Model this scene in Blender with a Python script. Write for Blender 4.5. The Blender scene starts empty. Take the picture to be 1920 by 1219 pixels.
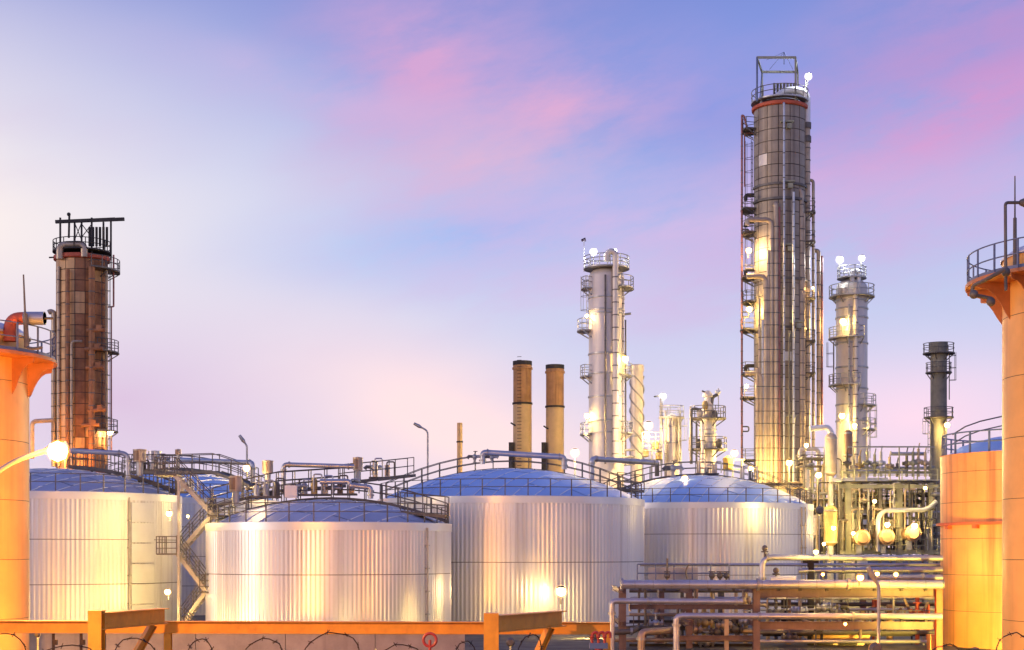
import bpy, bmesh, math, random
from mathutils import Vector, Matrix
random.seed(7)
PI = math.pi
R = math.radians
sc = bpy.context.scene
COL = sc.collection

# ------------------------------------------------------------------ camera
F, CX, HY, H = 2800.0, 960.0, 1035.0, 5.0      # focal length in photo pixels, centre column, horizon row, eye height (m)
cam_d = bpy.data.cameras.new('camera')
cam = bpy.data.objects.new('camera', cam_d)
COL.objects.link(cam)
cam.location = (0, 0, H)
cam.rotation_euler = (R(90), 0, 0)
cam_d.sensor_width = 36.0
cam_d.lens = 36.0 * F / 1920.0
cam_d.shift_y = (HY - 609.5) / 1920.0
cam_d.clip_start = 0.5
cam_d.clip_end = 6000
sc.camera = cam

# ------------------------------------------------------------------ sky, sun, exposure
SUN_AZ, SUN_EL = -112.0, 7.0                    # degrees; azimuth from +Y, clockwise positive


def lin(c):
    return tuple(((x / 255.0) / 12.92 if x / 255.0 <= 0.04045 else ((x / 255.0 + 0.055) / 1.055) ** 2.4) for x in c) + (1.0,)


world = bpy.data.worlds.new('World')
sc.world = world
world.use_nodes = True
NT = world.node_tree
NT.nodes.clear()


def nd(t, **k):
    n = NT.nodes.new(t)
    for a, b in k.items():
        setattr(n, a, b)
    return n


def mth(op, a, b=None, clamp=False):
    n = nd('ShaderNodeMath', operation=op, use_clamp=clamp)
    for i, v in enumerate((a, b)):
        if v is None:
            continue
        if hasattr(v, 'links'):
            NT.links.new(v, n.inputs[i])
        else:
            n.inputs[i].default_value = v
    return n.outputs[0]


def mixc(f, a, b):
    n = nd('ShaderNodeMix', data_type='RGBA')
    for i, v in ((0, f), (6, a), (7, b)):
        if hasattr(v, 'links'):
            NT.links.new(v, n.inputs[i])
        else:
            n.inputs[i].default_value = v
    return n.outputs[2]


tc = nd('ShaderNodeTexCoord')
sx = nd('ShaderNodeSeparateXYZ')
NT.links.new(tc.outputs['Generated'], sx.inputs[0])
AZ = mth('ARCTAN2', sx.outputs[0], sx.outputs[1])
EL = mth('ARCSINE', sx.outputs[2])
U = mth('MULTIPLY', AZ, 1.0)
V = mth('MULTIPLY', EL, 1.0)
ramp = nd('ShaderNodeValToRGB')
NT.links.new(mth('DIVIDE', V, PI / 2), ramp.inputs[0])
els = ramp.color_ramp.elements
stops = [(0.0, (236, 212, 228)), (2.0, (226, 208, 231)), (5.0, (210, 206, 235)), (9.5, (189, 199, 234)), (13.5, (164, 180, 229)), (17.5, (134, 150, 218)),
         (21.5, (117, 132, 206)), (38, (92, 112, 188)), (90, (66, 90, 165))]
els[0].position = 0.0
els[0].color = lin(stops[0][1])
els[1].position = 1.0
els[1].color = lin(stops[-1][1])
for d, c in stops[1:-1]:
    e = els.new(d / 90.0)
    e.color = lin(c)
skyc = ramp.outputs[0]
# cloud texture in sky directions (azimuth, elevation), drawn out along the wind
cmb = nd('ShaderNodeCombineXYZ')
NT.links.new(mth('ADD', mth('MULTIPLY', U, 3.2), mth('MULTIPLY', V, 1.1)), cmb.inputs[0])
NT.links.new(mth('SUBTRACT', mth('MULTIPLY', V, 9.0), mth('MULTIPLY', U, 2.2)), cmb.inputs[1])
nz = nd('ShaderNodeTexNoise')
nz.inputs['Scale'].default_value = 2.8
nz.inputs['Detail'].default_value = 6
nz.inputs['Roughness'].default_value = 0.62
NT.links.new(cmb.outputs[0], nz.inputs['Vector'])
NZ = nz.outputs[0]
nz2 = nd('ShaderNodeTexNoise')
nz2.inputs['Scale'].default_value = 0.9
nz2.inputs['Detail'].default_value = 2
NT.links.new(cmb.outputs[0], nz2.inputs['Vector'])
CN = mth('MULTIPLY', mth('SUBTRACT', NZ, 0.33), 3.2, True)     # cloud streaks 0..1
WOB = mth('MULTIPLY', mth('SUBTRACT', nz2.outputs[0], 0.5), 0.10)


dirv = nd('ShaderNodeCombineXYZ')
NT.links.new(mth('ADD', U, WOB), dirv.inputs[0])
NT.links.new(mth('ADD', V, mth('MULTIPLY', WOB, 0.5)), dirv.inputs[1])
CNS = mth('ADD', mth('MULTIPLY', CN, 0.85), 0.25)


def bank(px, py, a, b, th, col, amt, noisy=True):
    """soft cloud bank in sky directions (azimuth, elevation)"""
    global skyc
    mp = nd('ShaderNodeMapping', vector_type='TEXTURE')
    mp.inputs['Location'].default_value = ((px - CX) / F, (HY - py) / F, 0)
    mp.inputs['Rotation'].default_value = (0, 0, th)
    mp.inputs['Scale'].default_value = (a / F * 2.2, b / F * 2.2, 1)
    NT.links.new(dirv.outputs[0], mp.inputs[0])
    gr = nd('ShaderNodeTexGradient', gradient_type='QUADRATIC_SPHERE')
    NT.links.new(mp.outputs[0], gr.inputs[0])
    f = mth('MULTIPLY', gr.outputs[1], amt * 1.25 if not noisy else CNS)
    if noisy:
        f = mth('MULTIPLY', f, amt * 1.25)
    skyc = mixc(f, skyc, lin(col))


bank(-500, 540, 1050, 520, -0.15, (238, 228, 238), 0.82, False)       # sunset glow to the left
bank(-200, 430, 600, 230, -0.12, (255, 240, 231), 1.0, False)
bank(640, 480, 520, 190, -0.25, (212, 214, 237), 0.5, False)
bank(960, 425, 330, 75, 0.15, (138, 180, 240), 0.8, False)            # clear blue gaps
bank(1310, 240, 260, 150, 0.3, (124, 146, 222), 0.75, False)
bank(250, 760, 420, 150, 0.0, (216, 186, 218), 0.65, False)
bank(790, 150, 190, 130, 0.2, (208, 160, 208), 1.0)                   # pink cloud banks
bank(1010, 240, 240, 90, 0.12, (216, 164, 208), 1.0)
bank(880, 330, 230, 80, 0.1, (216, 178, 212), 0.9)
bank(560, 205, 260, 40, -0.15, (206, 180, 222), 0.6)
bank(1760, 270, 430, 110, 0.38, (214, 150, 204), 1.0)
bank(1900, 110, 340, 120, 0.3, (178, 142, 204), 1.0)
bank(1240, 440, 420, 80, 0.05, (206, 182, 226), 0.9)
bank(1120, 560, 330, 60, -0.1, (208, 192, 230), 0.7)
bank(1650, 470, 320, 70, 0.2, (206, 172, 220), 0.75)
bank(850, 800, 300, 120, -0.30, (255, 224, 226), 1.2, False)
bank(1690, 800, 330, 110, 0.0, (250, 214, 234), 0.8, False)
# streaks of pink cloud over the rest of the sky
gen = mth('MULTIPLY', mth('MULTIPLY', mth('SUBTRACT', nz2.outputs[0], 0.42), 3.0, True), mth('MULTIPLY', CN, 0.25))
skyc = mixc(gen, skyc, lin((214, 170, 212)))
nish = nd('ShaderNodeTexSky', sky_type='NISHITA')
nish.sun_disc = False
nish.sun_elevation = R(SUN_EL)
nish.sun_rotation = R(SUN_AZ)
bg1 = nd('ShaderNodeBackground')
bg1.inputs[1].default_value = 1.0
NT.links.new(skyc, bg1.inputs[0])
bg2 = nd('ShaderNodeBackground')
bg2.inputs[1].default_value = 0.012
NT.links.new(nish.outputs[0], bg2.inputs[0])
ad = nd('ShaderNodeAddShader')
NT.links.new(bg1.outputs[0], ad.inputs[0])
NT.links.new(bg2.outputs[0], ad.inputs[1])
wo = nd('ShaderNodeOutputWorld')
NT.links.new(ad.outputs[0], wo.inputs[0])

world.cycles.sampling_method = 'MANUAL'
world.cycles.sample_map_resolution = 512
sun_d = bpy.data.lights.new('sun', 'SUN')
sun_d.energy = 0.75
sun_d.angle = R(14)
sun_d.color = (1.0, 0.78, 0.66)
sun = bpy.data.objects.new('sun', sun_d)
COL.objects.link(sun)
sdir = Vector((math.sin(R(SUN_AZ)) * math.cos(R(SUN_EL)), math.cos(R(SUN_AZ)) * math.cos(R(SUN_EL)), math.sin(R(SUN_EL))))
sun.rotation_euler = (-sdir).to_track_quat('-Z', 'Y').to_euler()
sun.location = (-60, -30, 60)

sc.view_settings.view_transform = 'Standard'
sc.view_settings.look = 'None'
sc.view_settings.gamma = 1.0
sc.view_settings.use_curve_mapping = False
sc.view_settings.exposure = 0.04
sc.cycles.use_denoising = True
sc.cycles.sample_clamp_indirect = 6.0
sc.cycles.sample_clamp_direct = 40.0
sc.cycles.use_light_tree = True
sc.cycles.max_bounces = 4
sc.cycles.diffuse_bounces = 2
sc.cycles.glossy_bounces = 3
sc.cycles.caustics_reflective = False
sc.cycles.caustics_refractive = False


# ------------------------------------------------------------------ helpers
def P(px, py, Y):
    return Vector(((px - CX) / F * Y, Y, H + (HY - py) / F * Y))


def S(n, Y):
    return n / F * Y


W = {}


class MB:
    def __init__(s):
        s.v, s.f, s.m = [], [], []

    def add(s, vs, fs, m=0):
        o = len(s.v)
        s.v.extend(tuple(v) for v in vs)
        s.f.extend(tuple(i + o for i in f) for f in fs)
        s.m.extend([m] * len(fs))
        return s

    def box(s, c, d, rz=0.0, m=0):
        c = Vector(c)
        cs, sn = math.cos(rz), math.sin(rz)
        vs = []
        for z in (-.5, .5):
            for x, y in ((-.5, -.5), (.5, -.5), (.5, .5), (-.5, .5)):
                X, Y = x * d[0], y * d[1]
                vs.append((c.x + X * cs - Y * sn, c.y + X * sn + Y * cs, c.z + z * d[2]))
        return s.add(vs, [(3, 2, 1, 0), (4, 5, 6, 7), (0, 1, 5, 4), (1, 2, 6, 5), (2, 3, 7, 6), (3, 0, 4, 7)], m)

    def beam(s, a, b, w, h, m=0, off=0.0):
        """bar from a to b, w across, h deep, shifted by off along its up axis"""
        a, b = Vector(a), Vector(b)
        d = (b - a).normalized()
        side = d.cross(Vector((0, 0, 1)))
        side = Vector((1, 0, 0)) if side.length < 1e-4 else side.normalized()
        up = side.cross(d).normalized()
        vs = []
        for p in (a, b):
            q = p + up * off
            for i, j in ((-.5, -.5), (.5, -.5), (.5, .5), (-.5, .5)):
                vs.append(q + side * (i * w) + up * (j * h))
        return s.add(vs, [(0, 1, 2, 3), (7, 6, 5, 4), (0, 4, 5, 1), (1, 5, 6, 2), (2, 6, 7, 3), (3, 7, 4, 0)], m)

    def ibeam(s, a, b, w, h, t=0.025, m=0):
        s.beam(a, b, w, t, m, h / 2 - t / 2)
        s.beam(a, b, w, t, m, -h / 2 + t / 2)
        return s.beam(a, b, t, h - 2 * t, m)

    def tube(s, pts, r, n=8, m=0, cap=True):
        pts = [Vector(p) for p in pts]
        rr = r if isinstance(r, (list, tuple)) else [r] * len(pts)
        t0 = (pts[1] - pts[0]).normalized()
        ref = Vector((0, 0, 1)) if abs(t0.z) < 0.9 else Vector((1, 0, 0))
        nrm = t0.cross(ref).normalized()
        vs, fs = [], []
        for i, p in enumerate(pts):
            if i == 0:
                t = t0
            elif i == len(pts) - 1:
                t = (pts[i] - pts[i - 1]).normalized()
            else:
                t = (pts[i + 1] - pts[i - 1]).normalized()
            nrm = (nrm - t * nrm.dot(t))
            nrm = nrm.normalized() if nrm.length > 1e-6 else t.orthogonal().normalized()
            bn = t.cross(nrm)
            for k in range(n):
                a = 2 * PI * k / n
                vs.append(p + (nrm * math.cos(a) + bn * math.sin(a)) * rr[i])
        for i in range(len(pts) - 1):
            for k in range(n):
                k2 = (k + 1) % n
                fs.append((i * n + k, i * n + k2, (i + 1) * n + k2, (i + 1) * n + k))
        if cap:
            fs.append(tuple(range(n - 1, -1, -1)))
            o = (len(pts) - 1) * n
            fs.append(tuple(range(o, o + n)))
        return s.add(vs, fs, m)

    def lathe(s, c, prof, n=24, a0=0.0, a1=2 * PI, m=0):
        c = Vector(c)
        full = abs(a1 - a0 - 2 * PI) < 1e-6
        k = n if full else n + 1
        vs, fs = [], []
        for r, z in prof:
            for i in range(k):
                a = a0 + (a1 - a0) * i / n
                vs.append((c.x + r * math.cos(a), c.y + r * math.sin(a), c.z + z))
        for j in range(len(prof) - 1):
            for i in range(n):
                i2 = (i + 1) % k
                fs.append((j * k + i, j * k + i2, (j + 1) * k + i2, (j + 1) * k + i))
        return s.add(vs, fs, m)

    def arcslab(s, c, r0, r1, z0, z1, a0, a1, n=12, m=0):
        c = Vector(c)
        vs, fs = [], []
        for i in range(n + 1):
            a = a0 + (a1 - a0) * i / n
            for r, z in ((r0, z0), (r1, z0), (r1, z1), (r0, z1)):
                vs.append((c.x + r * math.cos(a), c.y + r * math.sin(a), c.z + z))
        for i in range(n):
            for k in range(4):
                k2 = (k + 1) % 4
                fs.append((i * 4 + k, i * 4 + k2, (i + 1) * 4 + k2, (i + 1) * 4 + k))
        if abs(a1 - a0) < 2 * PI - 1e-4:
            fs.append((3, 2, 1, 0))
            fs.append((n * 4, n * 4 + 1, n * 4 + 2, n * 4 + 3))
        return s.add(vs, fs, m)

    def arctube(s, c, r, z, a0, a1, rad, n=16, k=6, m=0):
        c = Vector(c)
        return s.tube([(c.x + r * math.cos(a0 + (a1 - a0) * i / n), c.y + r * math.sin(a0 + (a1 - a0) * i / n), c.z + z) for i in range(n + 1)], rad, k, m)

    def ball(s, c, r, n=10, m=0, sz=1.0):
        prof = [(max(1e-4, r * math.sin(PI * i / 6)), -r * sz * math.cos(PI * i / 6)) for i in range(7)]
        return s.lathe(c, prof, n, m=m)

    def build(s, name, mats, parent=None, smooth=True, angle=35):
        me = bpy.data.meshes.new(name)
        o0 = W[parent.as_pointer()] if parent else Vector((0, 0, 0))
        me.from_pydata([(v[0] - o0.x, v[1] - o0.y, v[2] - o0.z) for v in s.v], [], s.f)
        if not isinstance(mats, (list, tuple)):
            mats = [mats]
        for q in mats:
            me.materials.append(q)
        if len(mats) > 1:
            me.polygons.foreach_set('material_index', s.m)
        if smooth:
            me.polygons.foreach_set('use_smooth', [True] * len(me.polygons))
            me.set_sharp_from_angle(angle=R(angle))
        me.update()
        o = bpy.data.objects.new(name, me)
        COL.objects.link(o)
        o.parent = parent
        W[o.as_pointer()] = o0.copy()
        return o


def local_mesh(name, mb, mats, smooth=True):
    me = bpy.data.meshes.new(name)
    me.from_pydata(mb.v, [], mb.f)
    if not isinstance(mats, (list, tuple)):
        mats = [mats]
    for q in mats:
        me.materials.append(q)
    if len(mats) > 1:
        me.polygons.foreach_set('material_index', mb.m)
    if smooth:
        me.polygons.foreach_set('use_smooth', [True] * len(me.polygons))
        me.set_sharp_from_angle(angle=R(35))
    me.update()
    return me


def inst(name, me, parent, loc, rz=0.0):
    o = bpy.data.objects.new(name, me)
    COL.objects.link(o)
    o.parent = parent
    o.location = Vector(loc) - W[parent.as_pointer()]
    o.rotation_euler = (0, 0, rz)
    W[o.as_pointer()] = Vector(loc)
    return o


def thing(name, label, cat, loc, group=None):
    o = bpy.data.objects.new(name, None)
    o.empty_display_size = 0.5
    COL.objects.link(o)
    o.location = loc
    o['label'] = label
    o['category'] = cat
    o['kind'] = 'thing'
    if group:
        o['group'] = group
    W[o.as_pointer()] = Vector(loc)
    return o


def bend(pts, rad, n=5):
    """round the corners of a pipe run"""
    pts = [Vector(p) for p in pts]
    out = [pts[0]]
    for i in range(1, len(pts) - 1):
        a, b, c = pts[i - 1], pts[i], pts[i + 1]
        d1, d2 = (a - b), (c - b)
        q = min(rad, d1.length * .49, d2.length * .49)
        p1, p2 = b + d1.normalized() * q, b + d2.normalized() * q
        for k in range(n + 1):
            t = k / n
            out.append(p1 * (1 - t) ** 2 + b * 2 * t * (1 - t) + p2 * t * t)
    out.append(pts[-1])
    return out


def structure(o):
    o['kind'] = 'structure'
    return o


# ------------------------------------------------------------------ materials
def material(name, col, rough=0.6, metal=0.0, var=0.12, scale=1.0, streak=0.0, streak_col=(0.12, 0.06, 0.03), per=0.0, bump=0.0, sharp=False, zs=0.06, ss=2.2):
    m = bpy.data.materials.new(name)
    m.use_nodes = True
    t = m.node_tree
    b = t.nodes['Principled BSDF']
    b.inputs['Roughness'].default_value = rough
    b.inputs['Metallic'].default_value = metal
    co = t.nodes.new('ShaderNodeTexCoord')

    def mix(f, a, bb, mode='MIX'):
        n = t.nodes.new('ShaderNodeMix')
        n.data_type = 'RGBA'
        n.blend_type = mode
        for i, v in ((0, f), (6, a), (7, bb)):
            if hasattr(v, 'links'):
                t.links.new(v, n.inputs[i])
            else:
                n.inputs[i].default_value = v
        return n.outputs[2]

    def noise(vec, s, d=5, rg=0.6):
        n = t.nodes.new('ShaderNodeTexNoise')
        n.inputs['Scale'].default_value = s
        n.inputs['Detail'].default_value = d
        n.inputs['Roughness'].default_value = rg
        t.links.new(vec, n.inputs['Vector'])
        return n.outputs[0]

    def rng(v, a, bb, c=0.0, d=1.0):
        n = t.nodes.new('ShaderNodeMapRange')
        t.links.new(v, n.inputs[0])
        for i, x in enumerate((a, bb, c, d)):
            n.inputs[i + 1].default_value = x
        return n.outputs[0]
    c4 = tuple(col) + (1.0,)
    geo = t.nodes.new('ShaderNodeNewGeometry')
    pos = geo.outputs['Position']
    n1 = noise(pos, scale)
    dark = tuple(x * (1 - var * 1.6) for x in col) + (1.0,)
    lite = tuple(min(1.0, x * (1 + var)) for x in col) + (1.0,)
    c = mix(rng(n1, 0.3, 0.7), dark, lite)
    if per:
        oi = t.nodes.new('ShaderNodeObjectInfo')
        c = mix(rng(oi.outputs['Random'], 0, 1, 0, per), c, tuple(x * 0.45 for x in col) + (1.0,))
    if streak:
        mp = t.nodes.new('ShaderNodeMapping')
        mp.inputs['Scale'].default_value = (1, 1, zs)
        t.links.new(pos, mp.inputs[0])
        n2 = noise(mp.outputs[0], ss, 4)
        c = mix(rng(n2, 0.5, 0.72, 0, streak), c, tuple(streak_col) + (1.0,))
    t.links.new(c, b.inputs['Base Color'])
    n3 = noise(pos, scale * 1.6, 2)
    t.links.new(rng(n3, 0.3, 0.7, max(0.03, rough - 0.04), min(1, rough + 0.06)), b.inputs['Roughness'])
    if bump:
        bp = t.nodes.new('ShaderNodeBump')
        bp.inputs['Strength'].default_value = bump
        bp.inputs['Distance'].default_value = 0.02
        t.links.new(noise(pos, scale * 7, 3), bp.inputs['Height'])
        t.links.new(bp.outputs[0], b.inputs['Normal'])
    return m


def emitter(name, col, L, clear=False):
    m = bpy.data.materials.new(name)
    m.use_nodes = True
    t = m.node_tree
    t.nodes.clear()
    e = t.nodes.new('ShaderNodeEmission')
    e.inputs[0].default_value = tuple(col) + (1.0,)
    e.inputs[1].default_value = L
    o = t.nodes.new('ShaderNodeOutputMaterial')
    if clear:                                     # painted lamp halo: adds glow, lets light through
        tr = t.nodes.new('ShaderNodeBsdfTransparent')
        ad_ = t.nodes.new('ShaderNodeAddShader')
        t.links.new(e.outputs[0], ad_.inputs[0])
        t.links.new(tr.outputs[0], ad_.inputs[1])
        t.links.new(ad_.outputs[0], o.inputs[0])
        m.cycles.emission_sampling = 'NONE'
    else:
        t.links.new(e.outputs[0], o.inputs[0])
    return m


M = {}
M['clad'] = material('aluminium_cladding', (0.79, 0.775, 0.765), 0.34, 0.55, 0.04, 0.12, 0.75, (0.50, 0.455, 0.44), zs=0.008, ss=1.9)  # vertical colour streaks stand in for stretched reflections, with some dirt
M['cladcap'] = material('aluminium_flashing', (0.84, 0.83, 0.81), 0.38, 0.6, 0.05, 0.5)
M['roof'] = material('roof_sheet', (0.40, 0.62, 0.95), 0.36, 0.15, 0.04, 0.3, per=0.12)  # the sky's reflection is put into the even blue base colour
M['roofpale'] = material('roof_sheet_weathered', (0.56, 0.58, 0.66), 0.42, 0.3, 0.10, 0.5, per=0.2)
M['seam'] = material('roof_seam', (0.82, 0.86, 0.93), 0.35, 0.3, 0.04)
M['steel'] = material('dark_galvanised_steel', (0.16, 0.145, 0.13), 0.55, 0.35, 0.2, 1.5)
M['steelblue'] = material('blue_painted_rail', (0.13, 0.17, 0.30), 0.5, 0.1, 0.15, 1.5)
M['galv'] = material('galvanised_steel', (0.46, 0.45, 0.43), 0.42, 0.6, 0.18, 1.5)
M['pipe'] = material('insulated_pipe_jacket', (0.54, 0.55, 0.58), 0.34, 0.65, 0.10, 0.8, 0.4, (0.30, 0.26, 0.24), zs=1.0, ss=1.2)
M['pipebrown'] = material('weathered_pipe_jacket', (0.52, 0.41, 0.29), 0.40, 0.5, 0.16, 1.0, 0.5, (0.22, 0.14, 0.085))
M['duct'] = material('tan_box_metal', (0.55, 0.44, 0.32), 0.45, 0.4, 0.15, 1.0)
M['ductdark'] = material('brown_box_metal', (0.30, 0.19, 0.12), 0.5, 0.3, 0.2, 1.0)
M['colwhite'] = material('pale_column_jacket', (0.78, 0.70, 0.59), 0.42, 0.22, 0.06, 0.6, 0.3, (0.50, 0.41, 0.31), zs=0.04)
M['panel_a'] = material('tower_cladding', (0.40, 0.325, 0.245), 0.44, 0.35, 0.14, 0.7, 0.75, (0.13, 0.10, 0.075), per=0.45, zs=0.02, ss=2.2)
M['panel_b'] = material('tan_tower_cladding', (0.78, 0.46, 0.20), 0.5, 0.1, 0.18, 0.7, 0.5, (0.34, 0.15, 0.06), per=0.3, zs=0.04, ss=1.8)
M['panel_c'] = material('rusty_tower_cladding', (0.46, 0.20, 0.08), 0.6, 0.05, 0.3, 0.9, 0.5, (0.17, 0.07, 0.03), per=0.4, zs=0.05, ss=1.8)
M['core'] = material('dark_shell', (0.075, 0.06, 0.05), 0.7, 0.2, 0.3, 1.0)
M['redring'] = material('red_primer_ring', (0.55, 0.11, 0.05), 0.6, 0.0, 0.2, 1.5)
M['redpaint'] = material('red_paint', (0.50, 0.05, 0.035), 0.45, 0.0, 0.15, 2.0)
M['riser'] = material('reddish_riser_paint', (0.36, 0.15, 0.14), 0.55, 0.1, 0.2, 1.5)
M['cream'] = material('lamp_orange_cream_paint', (0.86, 0.47, 0.13), 0.46, 0.0, 0.10, 0.5, 0.5, (0.48, 0.21, 0.06), zs=0.05, ss=1.3, bump=0.06)  # sodium lamp's orange put into the cream base colour
M['peach'] = material('peach_paint', (0.82, 0.345, 0.11), 0.42, 0.0, 0.10, 0.5, 0.75, (0.36, 0.12, 0.04), zs=0.04, ss=1.9, bump=0.06)
M['bracket'] = material('rust_red_bracket_paint', (0.52, 0.19, 0.06), 0.5, 0.0, 0.15, 1.5, 0.3, (0.25, 0.08, 0.03))
M['orange'] = material('orange_paint', (0.92, 0.37, 0.03), 0.42, 0.0, 0.10, 2.2, 0.35, (0.50, 0.15, 0.02), zs=0.5, ss=3.5, bump=0.08)
M['stack'] = material('ochre_stack', (0.70, 0.48, 0.22), 0.55, 0.05, 0.1, 0.6, 0.35, (0.42, 0.24, 0.10), zs=0.05, ss=1.2)
M['stackrust'] = material('rusty_stack_top', (0.54, 0.28, 0.10), 0.6, 0.05, 0.2, 0.7, 0.8, (0.20, 0.08, 0.035), zs=0.05, ss=1.7)
M['soot'] = material('sooty_metal', (0.05, 0.045, 0.042), 0.7, 0.2, 0.3, 1.5)
M['olive'] = material('olive_grey_stack', (0.27, 0.25, 0.19), 0.6, 0.1, 0.2, 0.8, 0.5, (0.11, 0.10, 0.075), zs=0.05)
M['concrete'] = material('concrete', (0.36, 0.33, 0.34), 0.85, 0.0, 0.15, 1.0, 0.35, (0.20, 0.17, 0.17), bump=0.3)
M['gravel'] = material('gravel_ground', (0.13, 0.12, 0.105), 0.95, 0.0, 0.3, 0.6, bump=0.5)
M['rackbeam'] = material('primer_steel_beam', (0.22, 0.145, 0.125), 0.55, 0.1, 0.18, 1.2, 0.4, (0.10, 0.06, 0.045))
M['frame'] = material('pale_green_steel', (0.34, 0.34, 0.25), 0.5, 0.15, 0.14, 1.0, 0.4, (0.17, 0.14, 0.09))
M['wire'] = material('rusty_wire', (0.10, 0.055, 0.035), 0.65, 0.4, 0.3, 6.0)
M['vessel'] = material('brown_vessel', (0.36, 0.22, 0.13), 0.45, 0.3, 0.15, 1.2)
M['vesselyellow'] = material('ochre_vessel', (0.62, 0.45, 0.17), 0.45, 0.25, 0.14, 1.2, 0.3, (0.3, 0.2, 0.08))
M['white'] = material('white_painted_metal', (0.80, 0.79, 0.77), 0.4, 0.2, 0.05, 1.0)
M['cloth'] = material('dark_sock_cloth', (0.08, 0.06, 0.09), 0.9, 0.0, 0.2, 4.0)
SODIUM, WARM, COOL, YEL = (1.0, 0.38, 0.055), (1.0, 0.64, 0.27), (0.90, 0.95, 1.0), (1.0, 0.68, 0.20)
EM = {}
LK, BS = 6.0, 0.68          # lamp output, globe size


def em(col, L, clear=False):
    k = (col, L)
    if k not in EM:
        EM[k] = emitter('lamp_halo' if clear else 'lit_bulb', col, L, clear)
    return EM[k]


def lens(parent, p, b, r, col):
    """warm lamp halo put into an added see-through glowing diffuser behind the lamp's globe: bright ring inside, dimmer outside"""
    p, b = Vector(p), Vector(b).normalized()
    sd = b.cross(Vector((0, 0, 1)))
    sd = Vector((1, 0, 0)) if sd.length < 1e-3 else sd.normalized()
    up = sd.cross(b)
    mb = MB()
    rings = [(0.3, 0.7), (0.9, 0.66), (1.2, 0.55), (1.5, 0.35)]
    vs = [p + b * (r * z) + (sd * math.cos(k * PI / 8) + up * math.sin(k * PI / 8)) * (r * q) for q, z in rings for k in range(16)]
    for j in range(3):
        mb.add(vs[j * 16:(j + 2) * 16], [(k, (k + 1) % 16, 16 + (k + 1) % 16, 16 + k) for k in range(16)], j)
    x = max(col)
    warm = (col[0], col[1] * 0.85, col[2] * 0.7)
    mb.build('halo_disc', [em(col, 3.6, True), em(warm, 1.6, True), em(warm, 0.7, True)], parent)


def lamp(parent, p, r, L, col, back=(0, 1, 0), housing='soot'):
    """bulkhead lamp: round housing with a hood, a lit globe as sub-part"""
    p = Vector(p)
    b = Vector(back).normalized()
    mb = MB()
    mb.tube([p + b * r * 0.55, p + b * r * 1.3], [r * 0.6, r * 0.5], 10)
    mb.tube([p + b * r * 1.2, p + b * r * 1.2 + Vector((0, 0, -r * 2.0))], r * 0.14, 6)
    mb.lathe(p + Vector((0, 0, r * 0.62)), [(r * 0.72, -0.12 * r), (r * 0.4, r * 0.2), (0.01, r * 0.25)], 10)
    o = mb.build('lamp', M[housing], parent)
    MB().ball(p, r * BS, 10).build('bulb', em(col, L * LK / BS ** 2), o)
    lens(o, p, b, r * BS, col)  # painted halo rings behind the globe
    return o


def railing_run(parent, pts, h=1.1, r=0.03, post_gap=1.5, rails=2, mat='steel', name='railing', posts=True):
    """straight or bent handrail along pts (deck-level points): rails are one mesh, posts its sub-parts merged per run"""
    mb = MB()
    pts = [Vector(p) for p in pts]
    for k in range(rails):
        z = h * (1 - k / rails)
        mb.tube([p + Vector((0, 0, z)) for p in pts], r, 6)
    if posts:
        for i in range(len(pts) - 1):
            d = pts[i + 1] - pts[i]
            n = max(1, round(d.length / post_gap))
            for j in range(n + (1 if i == len(pts) - 2 else 0)):
                q = pts[i] + d * (j / n)
                mb.tube([q, q + Vector((0, 0, h))], r * 1.1, 6)
    return mb.build(name, M[mat], parent)


def platform(T, c, r0, r1, z, a0, a1, h=1.1, mat='steel', rr=0.04, brackets=True, deckmat=None, rails=2, gap=1.1):
    """arc gallery round a column: deck with brackets, its railing as sub-part; a0..a1 in degrees, -90 faces the camera"""
    a0, a1 = R(a0), R(a1)
    n = max(6, int(abs(a1 - a0) * 6))
    mb = MB()
    mb.arcslab(c, r0, r1, z - 0.14, z, a0, a1, n)
    if brackets:
        k = max(2, int(abs(a1 - a0) * r1 / 1.8))
        for i in range(k + 1):
            a = a0 + (a1 - a0) * i / k
            d = Vector((math.cos(a), math.sin(a), 0))
            mb.beam(Vector(c) + d * r0 + Vector((0, 0, z - 0.8)), Vector(c) + d * (r1 - 0.1) + Vector((0, 0, z - 0.14)), 0.08, 0.10)
    o = mb.build('platform', M[deckmat or mat], T)
    rb = MB()
    for j in range(rails):
        rb.arctube(c, r1 - 0.06, z + h * (1 - j / rails), a0, a1, rr, n, 6)
    k = max(2, int(abs(a1 - a0) * r1 / gap))
    for i in range(k + 1):
        a = a0 + (a1 - a0) * i / k
        q = Vector(c) + Vector((math.cos(a), math.sin(a), 0)) * (r1 - 0.06) + Vector((0, 0, z))
        rb.tube([q, q + Vector((0, 0, h))], rr * 1.1, 6)
    if abs(a1 - a0) < 6.2:
        for a in (a0, a1):
            d = Vector((math.cos(a), math.sin(a), 0))
            for j in range(rails):
                zz = Vector((0, 0, z + h * (1 - j / rails)))
                rb.tube([Vector(c) + d * r0 + zz, Vector(c) + d * (r1 - 0.06) + zz], rr, 6)
    rb.build('railing', M[mat], o)
    return o


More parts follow.
